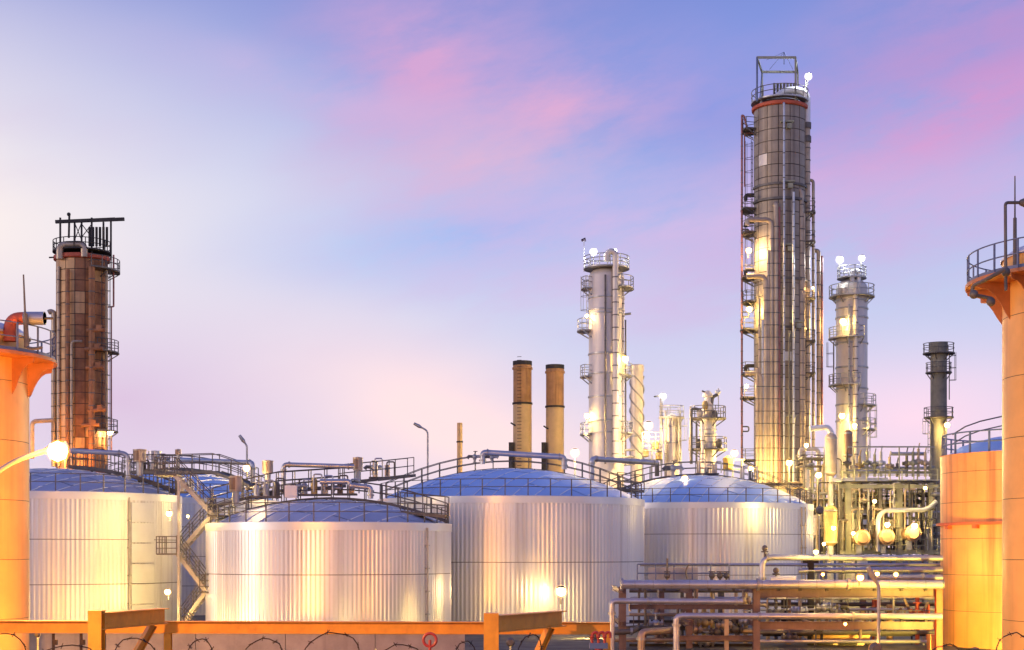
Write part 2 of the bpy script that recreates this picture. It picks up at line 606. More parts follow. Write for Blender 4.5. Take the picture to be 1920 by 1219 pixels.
def ladder(T, c, r, a, z0, z1, mat='steel', cage=True, w=0.55, gap=0.7, rr=0.04):
    a = R(a)
    d = Vector((math.cos(a), math.sin(a), 0))
    t = Vector((-math.sin(a), math.cos(a), 0))
    c = Vector(c)
    mb = MB()
    b = c + d * r
    for s in (-1, 1):
        mb.tube([b + t * (s * w / 2) + Vector((0, 0, z0)), b + t * (s * w / 2) + Vector((0, 0, z1))], rr, 6)
    z = z0 + 0.3
    while z < z1:
        mb.tube([b - t * (w / 2) + Vector((0, 0, z)), b + t * (w / 2) + Vector((0, 0, z))], rr * 0.7, 5)
        z += gap
    if cage:
        z = z0 + 2.2
        while z < z1:
            mb.tube([b + t * (-w / 2) + Vector((0, 0, z))] + [b + t * (-math.cos(PI * i / 6) * 0.45) + d * (0.75 * math.sin(PI * i / 6)) + Vector((0, 0, z)) for i in range(7)] + [b + t * (w / 2) + Vector((0, 0, z))], rr * 0.7, 5)
            z += 1.4
        for s in (-0.3, 0, 0.3):
            q = b + t * s + d * (0.75 if s == 0 else 0.62)
            mb.tube([q + Vector((0, 0, z0 + 2.2)), q + Vector((0, 0, z1))], rr * 0.6, 5)
    return mb.build('ladder', M[mat], T)


def clad(T, c, r, z0, z1, rows, cols, matf, zpart=0.0, gap=0.075, front=(-185, 5)):
    """sheet cladding: every panel that faces the camera is a part; the panels round the back are one"""
    da = 2 * PI / cols
    dz = (z1 - z0) / rows
    g = gap / r
    pm = MB()
    n = 4
    th = 0.05
    vs = []
    for j, zz in enumerate((gap / 2, dz - gap / 2)):
        for i in range(n + 1):
            a = g / 2 + (da - g) * i / n
            vs.append((r * math.cos(a), r * math.sin(a), zz))
        for i in range(n + 1):
            a = g / 2 + (da - g) * i / n
            vs.append(((r - th) * math.cos(a), (r - th) * math.sin(a), zz))
    q = 2 * (n + 1)
    fs = [(i, i + 1, q + i + 1, q + i) for i in range(n)]
    fs += [(i + 1, i, n + 1 + i, n + 2 + i) for i in range(n)]
    fs += [(q + i, q + i + 1, q + n + 2 + i, q + n + 1 + i) for i in range(n)]
    fs += [(0, q, q + n + 1, n + 1), (n, 2 * n + 1, q + 2 * n + 1, q + n)]
    pm.add(vs, fs)
    cache = {}
    rest = MB()
    for row in range(rows):
        zz = z0 + row * dz
        for k in range(cols):
            a = k * da
            mid = (math.degrees(a + da / 2) + 180) % 360 - 180
            mid2 = mid if mid <= 5 else mid - 360
            if front[0] <= mid2 <= front[1] and zz >= zpart:
                mt = matf(mid2, row, rows)
                if mt not in cache:
                    cache[mt] = local_mesh('cladding_panel', pm, M[mt])
                inst('cladding_panel', cache[mt], T, Vector(c) + Vector((0, 0, zz)), a)
            else:
                cs, sn = math.cos(a), math.sin(a)
                rest.add([(c[0] + x * cs - y * sn, c[1] + x * sn + y * cs, c[2] + zz + z) for x, y, z in vs], fs)
    o = rest.build('cladding', M[matf(-200, 0, rows)], T)
    o['kind'] = 'stuff'

# ------------------------------------------------------------------ ground: dike under the camera, flat plant beyond
gm = MB()
ys = [-60, 0, 17, 18.5, 24, 26, 60, 100, 160, 300, 700, 2500]
zs_ = [2.6, 2.6, 2.6, 2.5, 0.15, 0, 0, 0, 0, 0, 0, 0]
xs = [-2500, -600, -200, -80, -40, -20, 0, 20, 40, 80, 200, 600, 2500]
vs = [(x, y, z) for y, z in zip(ys, zs_) for x in xs]
nx = len(xs)
gm.add(vs, [(j * nx + i, j * nx + i + 1, (j + 1) * nx + i + 1, (j + 1) * nx + i) for j in range(len(ys) - 1) for i in range(nx - 1)])
structure(gm.build('ground', M['gravel'], None, True, 20))

# concrete bund wall in front of the tanks, cast in bays
bw = thing('bund_wall', 'low grey concrete bund wall in front of the storage tanks', 'wall', (-18, 70, 0))
x = -40.0
while x < -2.4:
    w_ = 4.2
    MB().box((x + w_ / 2, 70, 0.585), (w_ - 0.03, 0.3, 1.17)).build('wall_bay', M['concrete'], bw, False)
    MB().box((x + w_ / 2, 70, 1.2), (w_ - 0.03, 0.42, 0.07)).build('coping', M['concrete'], bw, False)
    x += w_


# ------------------------------------------------------------------ storage tanks
def tank(label, cxp, rp, Yc, rim, apex, ribs, roofmat, seams=(0.52,), post_gap=1.5, rot=R(63), wallmat='clad', name='storage_tank', strip=1.15, panel=2.3, front=True):
    r = S(rp, Yc)
    c = Vector(((cxp - CX) / F * Yc, Yc, 0))
    zr = H + (HY - rim) / F * (Yc - r)
    za = H + (HY - apex) / F * Yc
    T = thing(name, label, 'storage tank', c, 'corrugated storage tanks' if ribs else None)
    band = 0.42
    # corrugated wall courses
    cuts = [0.0] + [zr * s for s in seams] + [zr - band]
    for z0, z1 in zip(cuts[:-1], cuts[1:]):
        mb = MB()
        n = ribs * 4
        am = 0.024
        vs = []
        for zz in (z0 + (0.02 if z0 > 0 else 0), z1 - 0.02):
            for i in range(n):
                a = 2 * PI * (i + (0.3 if i % 2 else -0.0)) / n
                q = r - (am if (i % 4) in (2, 3) else 0)
                vs.append((c.x + q * math.cos(a), c.y + q * math.sin(a), zz))
        mb.add(vs, [(i, (i + 1) % n, n + (i + 1) % n, n + i) for i in range(n)])  # painted halo round the street lamp's bulb
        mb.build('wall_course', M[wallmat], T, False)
    MB().lathe(c, [(r - 0.06, 0), (r - 0.06, zr - band)], 96).build('inner_shell', M['core'], T)
    MB().lathe(c, [(r - 0.05, zr - band - 0.06), (r + 0.035, zr - band - 0.06), (r + 0.035, zr - 0.02), (r + 0.02, zr), (r - 0.35, zr + 0.02)], 120).build('rim_band', M['cladcap'], T)
    # domed roof of parallel sheets with standing seams
    h = za - zr
    rr = r - 0.3
    Rs = (rr * rr + h * h) / (2 * h)
    cs, sn = math.cos(rot), math.sin(rot)

    def dome(u, v):
        q = min(u * u + v * v, rr * rr)
        return zr + h - Rs + math.sqrt(Rs * Rs - q)

    def wp(u, v, dz=0.0):
        return (c.x + v * cs + u * sn, c.y + v * sn - u * cs, dome(u, v) + dz)
    ns = max(4, int(2 * rr / strip))
    for i in range(ns):
        u0 = -rr + 2 * rr * i / ns
        u1 = -rr + 2 * rr * (i + 1) / ns  # painted halo, only where the bulb is in frame
        um = (u0 + u1) / 2
        L = math.sqrt(max(0.02, rr * rr - min(abs(u0), abs(u1)) ** 2))
        v = -L
        first = True
        while v < L - 0.05:
            ve = v + panel * (0.5 + 0.5 * ((i * 7) % 3) / 2 if first else 1.0)
            first = False
            if ve > L - 0.6:
                ve = L
            mb = MB()
            k = 3
            vs = []
            for j in range(k + 1):
                vv = v + (ve - v - 0.03) * j / k
                row = []
                for u in (u0 + 0.01, um, u1 - 0.01):
                    lim = math.sqrt(max(0.0, rr * rr - u * u))
                    row.append(wp(u, max(-lim, min(lim, vv)), 0.015 * ((i + j) % 2)))
                vs += row
            mb.add(vs, [(j * 3 + q, j * 3 + q + 1, j * 3 + q + 4, j * 3 + q + 3) for j in range(k) for q in range(2)])
            pts = []
            for j in range(k + 1):
                vv = v + (ve - v - 0.03) * (0.06 + 0.88 * j / k)
                lim = math.sqrt(max(0.0, rr * rr - u1 * u1))
                pts.append(wp(u1, max(-lim, min(lim, vv)), 0.02))
            for a, b in zip(pts[:-1], pts[1:]):
                if (Vector(b) - Vector(a)).length > 0.05:
                    mb.beam(a, b, 0.055, 0.05, 1)
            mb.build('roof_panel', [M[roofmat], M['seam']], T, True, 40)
            v = ve
    # railing round the rim: rails, every post a sub-part
    rb = MB()
    for zz in (1.1, 0.58):
        rb.lathe(c + Vector((0, 0, zr + zz)), [(r - 0.17 + 0.028 * math.cos(t * PI / 3), 0.028 * math.sin(t * PI / 3)) for t in range(7)], 96)
    rl = rb.build('railing', M['steel'], T)
    pm = MB().box((0, 0, 0.55), (0.06, 0.06, 1.12))
    pme = local_mesh('post', pm, M['steel'], False)
    npost = int(2 * PI * r / post_gap)
    for i in range(npost):
        a = 2 * PI * i / npost
        if math.sin(a) > 0.55:
            continue
        inst('post', pme, rl, c + Vector(((r - 0.17) * math.cos(a), (r - 0.17) * math.sin(a), zr + 0.005)), a)
    return T, c, r, zr, za, dome


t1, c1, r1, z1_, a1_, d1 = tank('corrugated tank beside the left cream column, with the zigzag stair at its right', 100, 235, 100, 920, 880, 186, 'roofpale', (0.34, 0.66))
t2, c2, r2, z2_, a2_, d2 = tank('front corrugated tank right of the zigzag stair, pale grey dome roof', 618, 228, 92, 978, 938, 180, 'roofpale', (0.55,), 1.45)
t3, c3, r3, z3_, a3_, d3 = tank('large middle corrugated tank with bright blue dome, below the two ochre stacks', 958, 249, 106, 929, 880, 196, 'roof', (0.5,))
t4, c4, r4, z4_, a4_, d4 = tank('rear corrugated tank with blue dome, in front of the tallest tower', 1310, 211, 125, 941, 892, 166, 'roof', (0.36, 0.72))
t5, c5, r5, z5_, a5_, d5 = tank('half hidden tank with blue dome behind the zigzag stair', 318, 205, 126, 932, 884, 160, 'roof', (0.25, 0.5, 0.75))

# conduits and drain pipes down the tank walls (parts of their tank)
for T, c, r, zr, angs in ((t2, c2, r2, z2_, (-34,)), (t4, c4, r4, z4_, (-38, -34)), (t1, c1, r1, z1_, (-40,))):
    for a in angs:
        q = c + Vector((math.cos(R(a)), math.sin(R(a)), 0)) * (r + 0.09)
        mb = MB().tube([q + Vector((0, 0, 0.1)), q + Vector((0, 0, zr - 0.3))], 0.05, 8)
        for k in range(4):
            mb.box(q + Vector((0, 0, zr * (0.2 + 0.2 * k))), (0.2, 0.2, 0.06), R(a))
        mb.build('drain_pipe', M['pipebrown' if T is t4 else 'galv'], T)

# flat service panel bay on the left tank's right side
for i, zz in enumerate([0.4, 1.7, 3.0, 4.3, 5.6, 6.9]):
    a = R(-33)
    q = c1 + Vector((math.cos(a), math.sin(a), 0)) * (r1 + 0.05)
    if zz + 1.25 < z1_:
        MB().box(q + Vector((0, 0, zz + 0.62)), (0.16, 1.9, 1.22), a).build('service_panel', M['cladcap'], t1, False)


def walkway(T, c, r, zr, za, dome, yo=0.6, x0=-0.98, x1=0.98, lift=0.35, mat='steel', w=1.0):
    """arched gangway over the dome, from rim to rim across the picture"""
    n = 14
    L = math.sqrt(max(0.1, r * r - yo * yo))
    pts = []
    for i in range(n + 1):
        x = L * (x0 + (x1 - x0) * i / n)
        z = dome(*((0, math.hypot(x, yo)))) + lift
        pts.append(Vector((c.x + x, c.y + yo, z)))
    mb = MB()
    for s in (-w / 2, w / 2):
        for a, b in zip(pts[:-1], pts[1:]):
            mb.beam(a + Vector((0, s, 0)), b + Vector((0, s, 0)), 0.07, 0.24)
    for a, b in zip(pts[:-1], pts[1:]):
        mb.beam(a + Vector((0, 0, 0.06)), b + Vector((0, 0, 0.06)), w - 0.1, 0.05)
    for p in pts[1:-1:2]:
        mb.box(p + Vector((0, 0, -lift / 2 - 0.05)), (0.12, w * 0.8, lift))
    o = mb.build('walkway', M[mat], T)
    for s in (-w / 2, w / 2):
        railing_run(o, [p + Vector((0, s, 0.1)) for p in pts], 1.05, 0.032, 1.35, 2, mat)
    return pts


w3 = walkway(t3, c3, r3, z3_, a3_, d3, 2.0, -0.98, 0.98, 0.18)
w4 = walkway(t4, c4, r4, z4_, a4_, d4, 1.6, -0.98, 0.98, 0.18)
w2 = walkway(t2, c2, r2, z2_, a2_, d2, 1.4, -0.98, 0.98, 0.16)
w1 = walkway(t1, c1, r1, z1_, a1_, d1, 1.0, 0.1, 0.98, 0.25)
w5 = walkway(t5, c5, r5, z5_, a5_, d5, 1.0, -0.6, 0.98, 0.3)


# flanged vapour pipes on the roofs and the boxes and vents that stand on them
def run(name, label, cat, pts, r, mat, group=None, flanges=True, rad=0.5, n=12):
    pts = [Vector(p) for p in pts]
    T = thing(name, label, cat, pts[0], group)
    MB().tube(bend(pts, rad), r, n).build('pipe_run', M[mat], T)
    if flanges:
        for a, b in zip(pts[:-1], pts[1:]):
            d = (b - a)
            if d.length > 3 * r:
                dn = d.normalized()
                for t in (0.0, 1.0):
                    q = a + d * t + dn * ((1 - 2 * t) * min(rad + 0.1, d.length * 0.3))
                    MB().tube([q - dn * 0.05, q + dn * 0.05], r * 1.35, n).build('flange', M['galv'], T)
    return T


def vent_box(label, px, py0, py1, wpx, Y, mats=('ductdark', 'duct')):
    a, b = P(px - wpx / 2, py1, Y), P(px + wpx / 2, py0, Y)
    w, h = b.x - a.x, b.z - a.z
    T = thing('vent_box', label, 'vent', Vector(((a.x + b.x) / 2, Y, a.z)), 'vent boxes on the tank roofs')
    cx = (a.x + b.x) / 2
    MB().lathe((cx, Y, a.z), [(w * 0.5, 0), (w * 0.5, h * 0.92), (w * 0.54, h * 0.92), (w * 0.54, h), (0.01, h + 0.05)], 16).build('drum', M[mats[1]], T)
    MB().lathe((cx, Y, a.z), [(w * 0.515, h * 0.1), (w * 0.515, h * 0.88)], 10, R(180), R(275)).build('side_plate', M[mats[0]], T)
    MB().tube([(cx, Y, a.z - 0.9), (cx, Y, a.z)], w * 0.28, 10).build('neck', M['galv'], T)
    return T


vent_box('tall brown vent box on the left tank roof, nearest the brown tower', 262, 843, 866, 24, 99)
vent_box('wide pale round vent on the left tank roof beside the brown vent box', 290, 846, 862, 24, 101, ('pipe', 'pipe'))
vent_box('small square vent at the head of the upper stair flight', 334, 843, 853, 11, 99)
vent_box('tan vent box above the landing where the stair meets the front tank', 442, 893, 921, 24, 91)
vent_box('tan vent drum left of the long horizontal pipe above the front tank', 502, 864, 888, 20, 94)
vent_box('tan vent drum at the right end of the long pipe above the front tank', 671, 858, 882, 18, 97)
run('vapour_pipe', 'long pale pipe running level above the front tank roof', 'pipe', [P(532, 925, 95), P(532, 871, 95), P(664, 875, 95)], 0.15, 'pipe', None, True, 0.25)
run('vapour_pipe', 'pale pipe over the half hidden tank ending beside the lit floodlight', 'pipe', [P(330, 862, 103), P(474, 868, 97), P(474, 905, 97)], 0.17, 'pipe', None, True, 0.3)
run('vapour_pipe', 'yellow lit pipe with two bends on the front tank roof at right', 'pipe', [P(600, 903, 92), P(655, 903, 92), P(655, 910, 92), P(695, 914, 92), P(695, 935, 92)], 0.16, 'pipe', None, True, 0.2)
run('vapour_pipe', 'pipe crossing the left tank roof below the brown tower', 'pipe', [P(130, 845, 99), P(232, 850, 99), P(240, 856, 99), P(240, 905, 99)], 0.16, 'pipe', None, True, 0.2)
run('vapour_pipe', 'pale pipe on the blue dome passing below the two ochre stacks', 'pipe', [P(905, 870, 107), P(905, 848, 107), P(1058, 857, 107), P(1058, 880, 107)], 0.2, 'pipe', None, True, 0.25)
run('vapour_pipe', 'pale pipe from the middle tank over to the rear blue dome', 'pipe', [P(1110, 915, 111), P(1110, 860, 111), P(1232, 868, 114)], 0.2, 'pipe', None, True, 0.25)
run('vapour_pipe', 'grey dark pipe stub standing on the left end of the rear dome walkway', 'pipe', [P(1232, 866, 116), P(1232, 893, 116)], 0.18, 'steel', None, False)


def valve_cluster(label, px, py, Y, s, seed, name='vent_valve'):
    """pressure valve set: body, bonnet, weight arm, handwheel on a flanged stub"""
    rnd = random.Random(seed)
    b = P(px, py, Y)
    T = thing(name, label, 'valve', b)
    MB().tube([b, b + Vector((0, 0, 0.5 * s))], 0.16 * s, 10).build('stub', M['galv'], T)
    for z in (0.02, 0.45):
        MB().tube([b + Vector((0, 0, z * s)), b + Vector((0, 0, (z + 0.08) * s))], 0.26 * s, 10).build('flange', M['galv'], T)
    q = b + Vector((0, 0, 0.8 * s))
    MB().ball(q, 0.34 * s, 10).build('body', M['galv'], T)
    for sx_ in (-1, 1):
        MB().tube([q, q + Vector((sx_ * 0.75 * s, 0, 0.06 * s)), q + Vector((sx_ * 0.95 * s, 0, (-0.25 + 0.2 * rnd.random()) * s))], [0.2 * s, 0.2 * s, 0.26 * s], 10).build('side_arm', M['steel' if sx_ < 0 else 'galv'], T)
    MB().tube([q, q + Vector((0.1 * s, 0, 0.75 * s))], 0.09 * s, 8).build('stem', M['steel'], T)
    mb = MB()
    hw = q + Vector((0.1 * s, 0, 0.7 * s))
    mb.arctube(hw, 0.26 * s, 0, 0, 2 * PI, 0.04 * s, 14, 6)
    mb.beam(hw + Vector((-0.26 * s, 0, 0)), hw + Vector((0.26 * s, 0, 0)), 0.05 * s, 0.05 * s)
    mb.build('handwheel', M['steel'], T)
    return T


valve_cluster('grey relief valve on the crest walkway of the middle blue dome', 890, 868, 107, 0.55, 1)
valve_cluster('dark relief valve on the middle dome walkway, right of its grey neighbour', 922, 868, 107, 0.5, 2)
valve_cluster('grey relief valve where the middle dome walkway starts, beside the tan drum', 700, 890, 102, 0.62, 3)
valve_cluster('big grey relief valve on the rear blue dome left of the lit lamp', 1262, 893, 124, 0.85, 4)
valve_cluster('small dark relief valve amid the front tank roof railings', 560, 925, 93, 0.55, 5)
valve_cluster('pale relief valve on the front tank roof near the yellow lit pipe', 625, 928, 93, 0.5, 6)
valve_cluster('relief valve beside the tan drum left of the long roof pipe', 478, 930, 93, 0.55, 7)
valve_cluster('rusty lit relief valve on the left tank roof', 305, 872, 101, 0.5, 8)

rr5 = random.Random(9)


def roof_skid(label, px, py, Y, w, mat='galv'):
    b_ = P(px, py, Y)
    T = thing('roof_skid', label, 'equipment', b_)
    MB().box(b_ + Vector((0, 0, 0.06)), (w, 0.8, 0.12)).build('base', M['steel'], T, False)
    k = max(2, int(w / 0.55))
    for i in range(k):
        q = b_ + Vector((-w / 2 + w * (i + 0.5) / k, rr5.uniform(-.2, .2), 0.12))
        h = rr5.uniform(0.4, 1.1)
        m_ = rr5.choice(('galv', 'pipe', 'duct', 'steel', mat))
        if rr5.random() < 0.5:
            MB().lathe(q, [(0.01, 0), (0.2, 0.0), (0.2, h * 0.8), (0.12, h), (0.01, h)], 12).build('cylinder_body', M[m_], T)
        else:
            MB().box(q + Vector((0, 0, h / 2)), (0.32, 0.4, h)).build('cabinet', M[m_], T, False)
        MB().tube(bend([q + Vector((0, -0.3, 0.1)), q + Vector((0, -0.3, h + 0.2)), q + Vector((0.5, -0.3, h + 0.2)), q + Vector((0.5, -0.3, 0))], 0.12), 0.05, 8).build('pipe', M[rr5.choice(('pipe', 'steel', 'galv'))], T)
    return T


roof_skid('valve skid on the front tank roof left of the white cabinet', 500, 934, 92.5, 1.8)
roof_skid('valve skid in the middle of the front tank walkway', 590, 930, 93.2, 2.0, 'vesselyellow')
roof_skid('small skid at the right of the front tank walkway', 648, 929, 93.2, 1.4, 'duct')
roof_skid('skid on the left tank roof between vent boxes', 285, 884, 100.5, 2.0, 'ductdark')
roof_skid('skid at the far end of the catwalk to the middle tank', 715, 898, 100, 1.6)
roof_skid('small skid behind the stair head landing', 350, 925, 96, 1.2, 'pipe')
roof_skid('skid on the rear dome walkway right of the big relief valve', 1325, 890, 126, 2.0, 'vesselyellow')
roof_skid('small skid where the rear dome walkway drops to the right', 1400, 902, 126, 1.5, 'duct')
wb = thing('instrument_cabinet', 'white instrument cabinet on the front tank roof walkway', 'cabinet', P(546, 934, 91.5))
MB().box(P(546, 922, 91.5), (0.75, 0.4, 0.75)).build('case', M['white'], wb, False)
MB().box(P(546, 922, 91.5) + Vector((0, -0.21, 0)), (0.62, 0.02, 0.62)).build('door', M['white'], wb, False)
for s in (-0.3, 0.3):
    MB().box(P(546, 940, 91.5) + Vector((s, 0, 0.1)), (0.06, 0.06, 0.5)).build('leg', M['steel'], wb, False)

# access platform between the left and front tank roofs and more roof steelwork (things of their own)
def catwalk(label, pts, w=1.0, mat='steel', legs=()):
    pts = [Vector(p) for p in pts]
    T = thing('catwalk', label, 'catwalk', pts[0])
    mb = MB()
    for a, b in zip(pts[:-1], pts[1:]):
        mb.beam(a, b, w, 0.06)
        d = (b - a).normalized()
        sd = d.cross(Vector((0, 0, 1))).normalized()
        for s in (-w / 2, w / 2):
            mb.beam(a + sd * s, b + sd * s, 0.06, 0.2)
    mb.build('deck', M[mat], T)
    d = (pts[1] - pts[0]).normalized()
    sd = d.cross(Vector((0, 0, 1))).normalized()
    for s in (-w / 2, w / 2):
        railing_run(T, [p + sd * s + Vector((0, 0, 0.1)) for p in pts], 1.1, 0.032, 1.3, 2, mat)
    for i in legs:
        p = pts[i]
        MB().tube([Vector((p.x, p.y, 0)), p], 0.09, 8).build('support', M[mat], T)
    return T


catwalk('catwalk from the left tank roof bending down towards the half hidden dome', [P(240, 886, 101), P(330, 887, 100), P(405, 885, 99), P(440, 897, 98), P(478, 912, 97)], 1.0, 'steel', (1,))
catwalk('catwalk along the left shoulder of the front tank roof', [P(398, 952, 92.5), P(455, 936, 93), P(520, 921, 94), P(640, 912, 97)], 1.1, 'steel')
catwalk('catwalk from the front tank roof across to the middle tank', [P(640, 906, 97.5), P(700, 900, 98.5), P(770, 892, 100.5)], 1.1, 'steel')
catwalk('short railed landing on the right shoulder of the front tank', [P(755, 961, 90), P(838, 969, 89.6)], 1.2, 'steel')
catwalk('short railed landing between the middle and rear tank rims', [P(1150, 917, 110), P(1200, 922, 111)], 1.2, 'steel')

# ------------------------------------------------------------------ zigzag stair between the left and front tanks
st = thing('zigzag_stair', 'zigzag steel stair with landings between the left and front tanks', 'stair', P(365, 1200, 90))


def flight(a, b, w=0.9):
    a, b = Vector(a), Vector(b)
    d = b - a
    mb = MB()
    n = max(5, int(abs(d.z) / 0.22))
    for s in (-w / 2, w / 2):
        mb.beam(a + Vector((0, s, 0)), b + Vector((0, s, 0)), 0.05, 0.24)
    o = mb.build('flight', M['galv'], st)
    tm = local_mesh('tread', MB().box((0, 0, 0), (0.27, w - 0.08, 0.045)), M['galv'], False)
    for i in range(1, n):
        inst('tread', tm, o, a + d * (i / n))
    for s in (-w / 2, w / 2):
        railing_run(o, [a + Vector((0, s, 0.1)), b + Vector((0, s, 0.1))], 1.0, 0.03, 1.0, 2, 'steel')


def landing(p, w, d):
    o = MB().box(p, (w, d, 0.1)).build('landing', M['steel'], st, False)
    x, y, z = p
    railing_run(o, [(x - w / 2, y + d / 2, z), (x - w / 2, y - d / 2, z), (x + w / 2, y - d / 2, z)], 1.05, 0.03, 0.8, 3, 'steel')


flight(P(330, 892, 89.5), P(402, 966, 89.5))
flight(P(398, 968, 90.6), P(338, 1036, 90.6))
flight(P(335, 1038, 89.5), P(388, 1108, 89.5))
flight(P(388, 1110, 90.6), P(342, 1172, 90.6))
flight(P(342, 1174, 89.5), P(372, 1205, 89.5))
landing(P(412, 968, 90), 1.0, 2.2)
landing(P(320, 1039, 90), 1.2, 2.2)
landing(P(318, 892, 90), 1.3, 2.2)
landing(P(392, 1110, 90), 0.7, 2.2)
for px, Y in ((335, 91.2), (335, 88.8), (392, 91.2)):
    q = P(px, 900, Y)
    MB().beam((q.x, q.y, 0), (q.x, q.y, q.z if px == 335 else q.z - 2.2), 0.14, 0.14).build('column', M['galv'], st, False)

# ------------------------------------------------------------------ tall dark tower
def V3(x, y, z):
    return Vector((x, y, z))


def col_at(px, Y):
    return V3((px - CX) / F * Y, Y, 0)


def zz(py, Y):
    return H + (HY - py) / F * Y


Yt = 155.0
ct = col_at(1462, Yt)
rt = S(48, Yt)
tt = thing('distillation_tower', 'tallest tower, dark clad column with red ring and open top frame', 'tower', ct)
ztop = zz(204, Yt)
MB().lathe(ct, [(rt - 0.07, 0), (rt - 0.07, ztop), (rt * 0.8, ztop + 0.5), (0.01, ztop + 1.0)], 40).build('shell', M['core'], tt)


def tallmat(a, row, rows):
    q = random.random()
    if row == rows - 5 and -165 < a < -135:
        return 'colwhite'
    return 'panel_a'


clad(tt, ct, rt, 1.0, ztop - 0.3, 41, 14, tallmat, 9.5)
MB().lathe(ct, [(rt + 0.02, ztop - 0.3), (rt + 0.22, ztop - 0.22), (rt + 0.24, ztop + 0.06), (rt + 0.02, ztop + 0.16)], 40).build('red_ring', M['redring'], tt)
for py in (355, 382, 530, 620):
    MB().arcslab(ct, rt + 0.01, rt + 0.16, zz(py, Yt) - 0.12, zz(py, Yt) + 0.12, R(-178), R(-2), 20).build('stiffener', M['steel'], tt)
# white nameplate on the shell
pa = R(-84)
MB().box(ct + V3(math.cos(pa), math.sin(pa), 0) * (rt + 0.06) + V3(0, 0, zz(674, Yt)), (0.1, 0.85, 0.9), pa).build('nameplate', M['white'], tt, False)


def vpipe(T, px, Y, y0, y1, r, mat, hook=None, name='pipe', dpx=0, n=10, clips=True):
    """riser from photo row y0 (top) to y1; hook = (dx, drop or rise rows) bends its head"""
    top, bot = P(px, y0, Y), P(px + dpx, y1, Y)
    pts = [bot, top]
    if hook:
        for h in hook:
            pts.append(pts[-1] + V3(S(h[0], Y), h[2] if len(h) > 2 else 0, S(h[1], Y)))
    o = MB().tube(bend(pts, r * 3), r, n).build(name, M[mat], T)
    if clips:
        k = MB()
        z = bot.z + 1.0
        while z < top.z - 1:
            k.lathe((bot.x + (top.x - bot.x) * (z - bot.z) / (top.z - bot.z), Y, z), [(r * 1.02, -0.05), (r * 1.14, -0.05), (r * 1.14, 0.05), (r * 1.02, 0.05)], n)
            z += 1.25
        if k.v:
            k.build('joint_bands', M['steel'], o)['kind'] = 'stuff'
    return o


yf = Yt - rt - 0.55
for px, y0, r, mat, hook in ((1455, 388, 0.26, 'pipebrown', [(0, 6), (2, 0, 2.0)]), (1447, 412, 0.24, 'pipebrown', [(-46, 0), (0, -10)]),
                             (1436, 518, 0.27, 'pipebrown', [(-36, 0)]), (1427, 700, 0.22, 'pipebrown', [(-30, 0)]), (1441, 470, 0.18, 'pipebrown', None),
                             (1420, 690, 0.2, 'pipebrown', None), (1470, 196, 0.11, 'pipe', [(0, 3), (0, 0, 1.5)]), (1461, 388, 0.13, 'riser', None),
                             (1502, 353, 0.26, 'pipebrown', [(-42, 0)]), (1497, 520, 0.2, 'riser', [(-38, 0)]), (1492, 210, 0.1, 'steel', None), (1430, 600, 0.14, 'pipe', None), (1451, 430, 0.1, 'pipe', None), (1424, 560, 0.12, 'pipebrown', None), (1507, 400, 0.14, 'pipebrown', None), (1488, 360, 0.12, 'pipe', None), (1480, 620, 0.09, 'steel', None)):
    vpipe(tt, px, yf if px < 1490 else yf + 1.4, y0, 905, r, mat, hook)
# big overhead line: leaves the head, bends over and runs down the right side
MB().tube(bend([P(1452, 200, Yt - 0.5), P(1458, 178, Yt - 0.5), P(1480, 168, Yt - 0.5), P(1513, 172, Yt - 0.5), P(1513, 236, Yt - 0.5)], 1.0), 0.36, 14).build('overhead_pipe', M['white'], tt)
vpipe(tt, 1513, Yt - 0.5, 236, 840, 0.34, 'pipebrown', None, 'overhead_pipe')
for py in (236, 262):
    MB().lathe(P(1513, py, Yt - 0.5), [(0.36, -0.3), (0.45, -0.3), (0.45, 0.3), (0.36, 0.3)], 14).build('collar', M['steel'], tt)
vpipe(tt, 1525, Yt, 338, 842, 0.16, 'pipebrown', [(-12, 0)])
vpipe(tt, 1535, Yt + 0.4, 470, 800, 0.22, 'pipebrown', [(-12, 0)])
vpipe(tt, 1541, Yt + 1.0, 480, 800, 0.12, 'riser', None)
vpipe(tt, 1506, Yt + 1.5, 215, 360, 0.12, 'steelblue', None)
vpipe(tt, 1391, Yt, 216, 880, 0.11, 'riser', [(4, -2), (6, -22)])
vpipe(tt, 1396, Yt + 0.6, 250, 350, 0.07, 'riser', [(20, 0)])
for py in (585, 690, 800, 430):
    MB().tube(bend([P(1391, py, Yt), P(1404, py, Yt), P(1404, py + 9, Yt), P(1391, py + 9, Yt)], 0.2), 0.08, 6).build('loop_pipe', M['steel'], tt)
for py, wd in ((243, 1), (392, 1.15), (436, 1.1), (520, 1.1), (566, 1.0), (618, 1.2), (700, 1.1), (745, 1.2), (862, 1.1)):
    platform(tt, ct, rt + 0.05, rt + 1.2 * wd, zz(py, Yt), -215, -163, 1.05, 'steel', 0.035)
for py in (380, 430, 520, 700):
    MB().tube(bend([P(1414, py - 14, Yt - 1.6), P(1398, py - 14, Yt - 1.6), P(1398, py - 4, Yt - 1.6)], 0.3), 0.2, 10).build('nozzle', M['soot'], tt)
for py in (400, 455, 560, 640, 700):
    platform(tt, ct, rt + 0.05, rt + 1.0, zz(py, Yt), -22, 22, 1.0, 'steel', 0.035)
for py, px in ((228, 1476), (340, 1478), (458, 1478), (603, 1494), (780, 1482)):
    q = P(px, py, Yt - rt - 0.2)
    MB().box(q, (1.3, 0.5, 0.16)).box(q + V3(0.2, -0.05, -0.45), (0.5, 0.35, 0.5)).build('hatch_step', M['frame'], tt, False)
ladder(tt, ct, rt + 0.3, -205, 30, ztop - 3, 'steel', True)
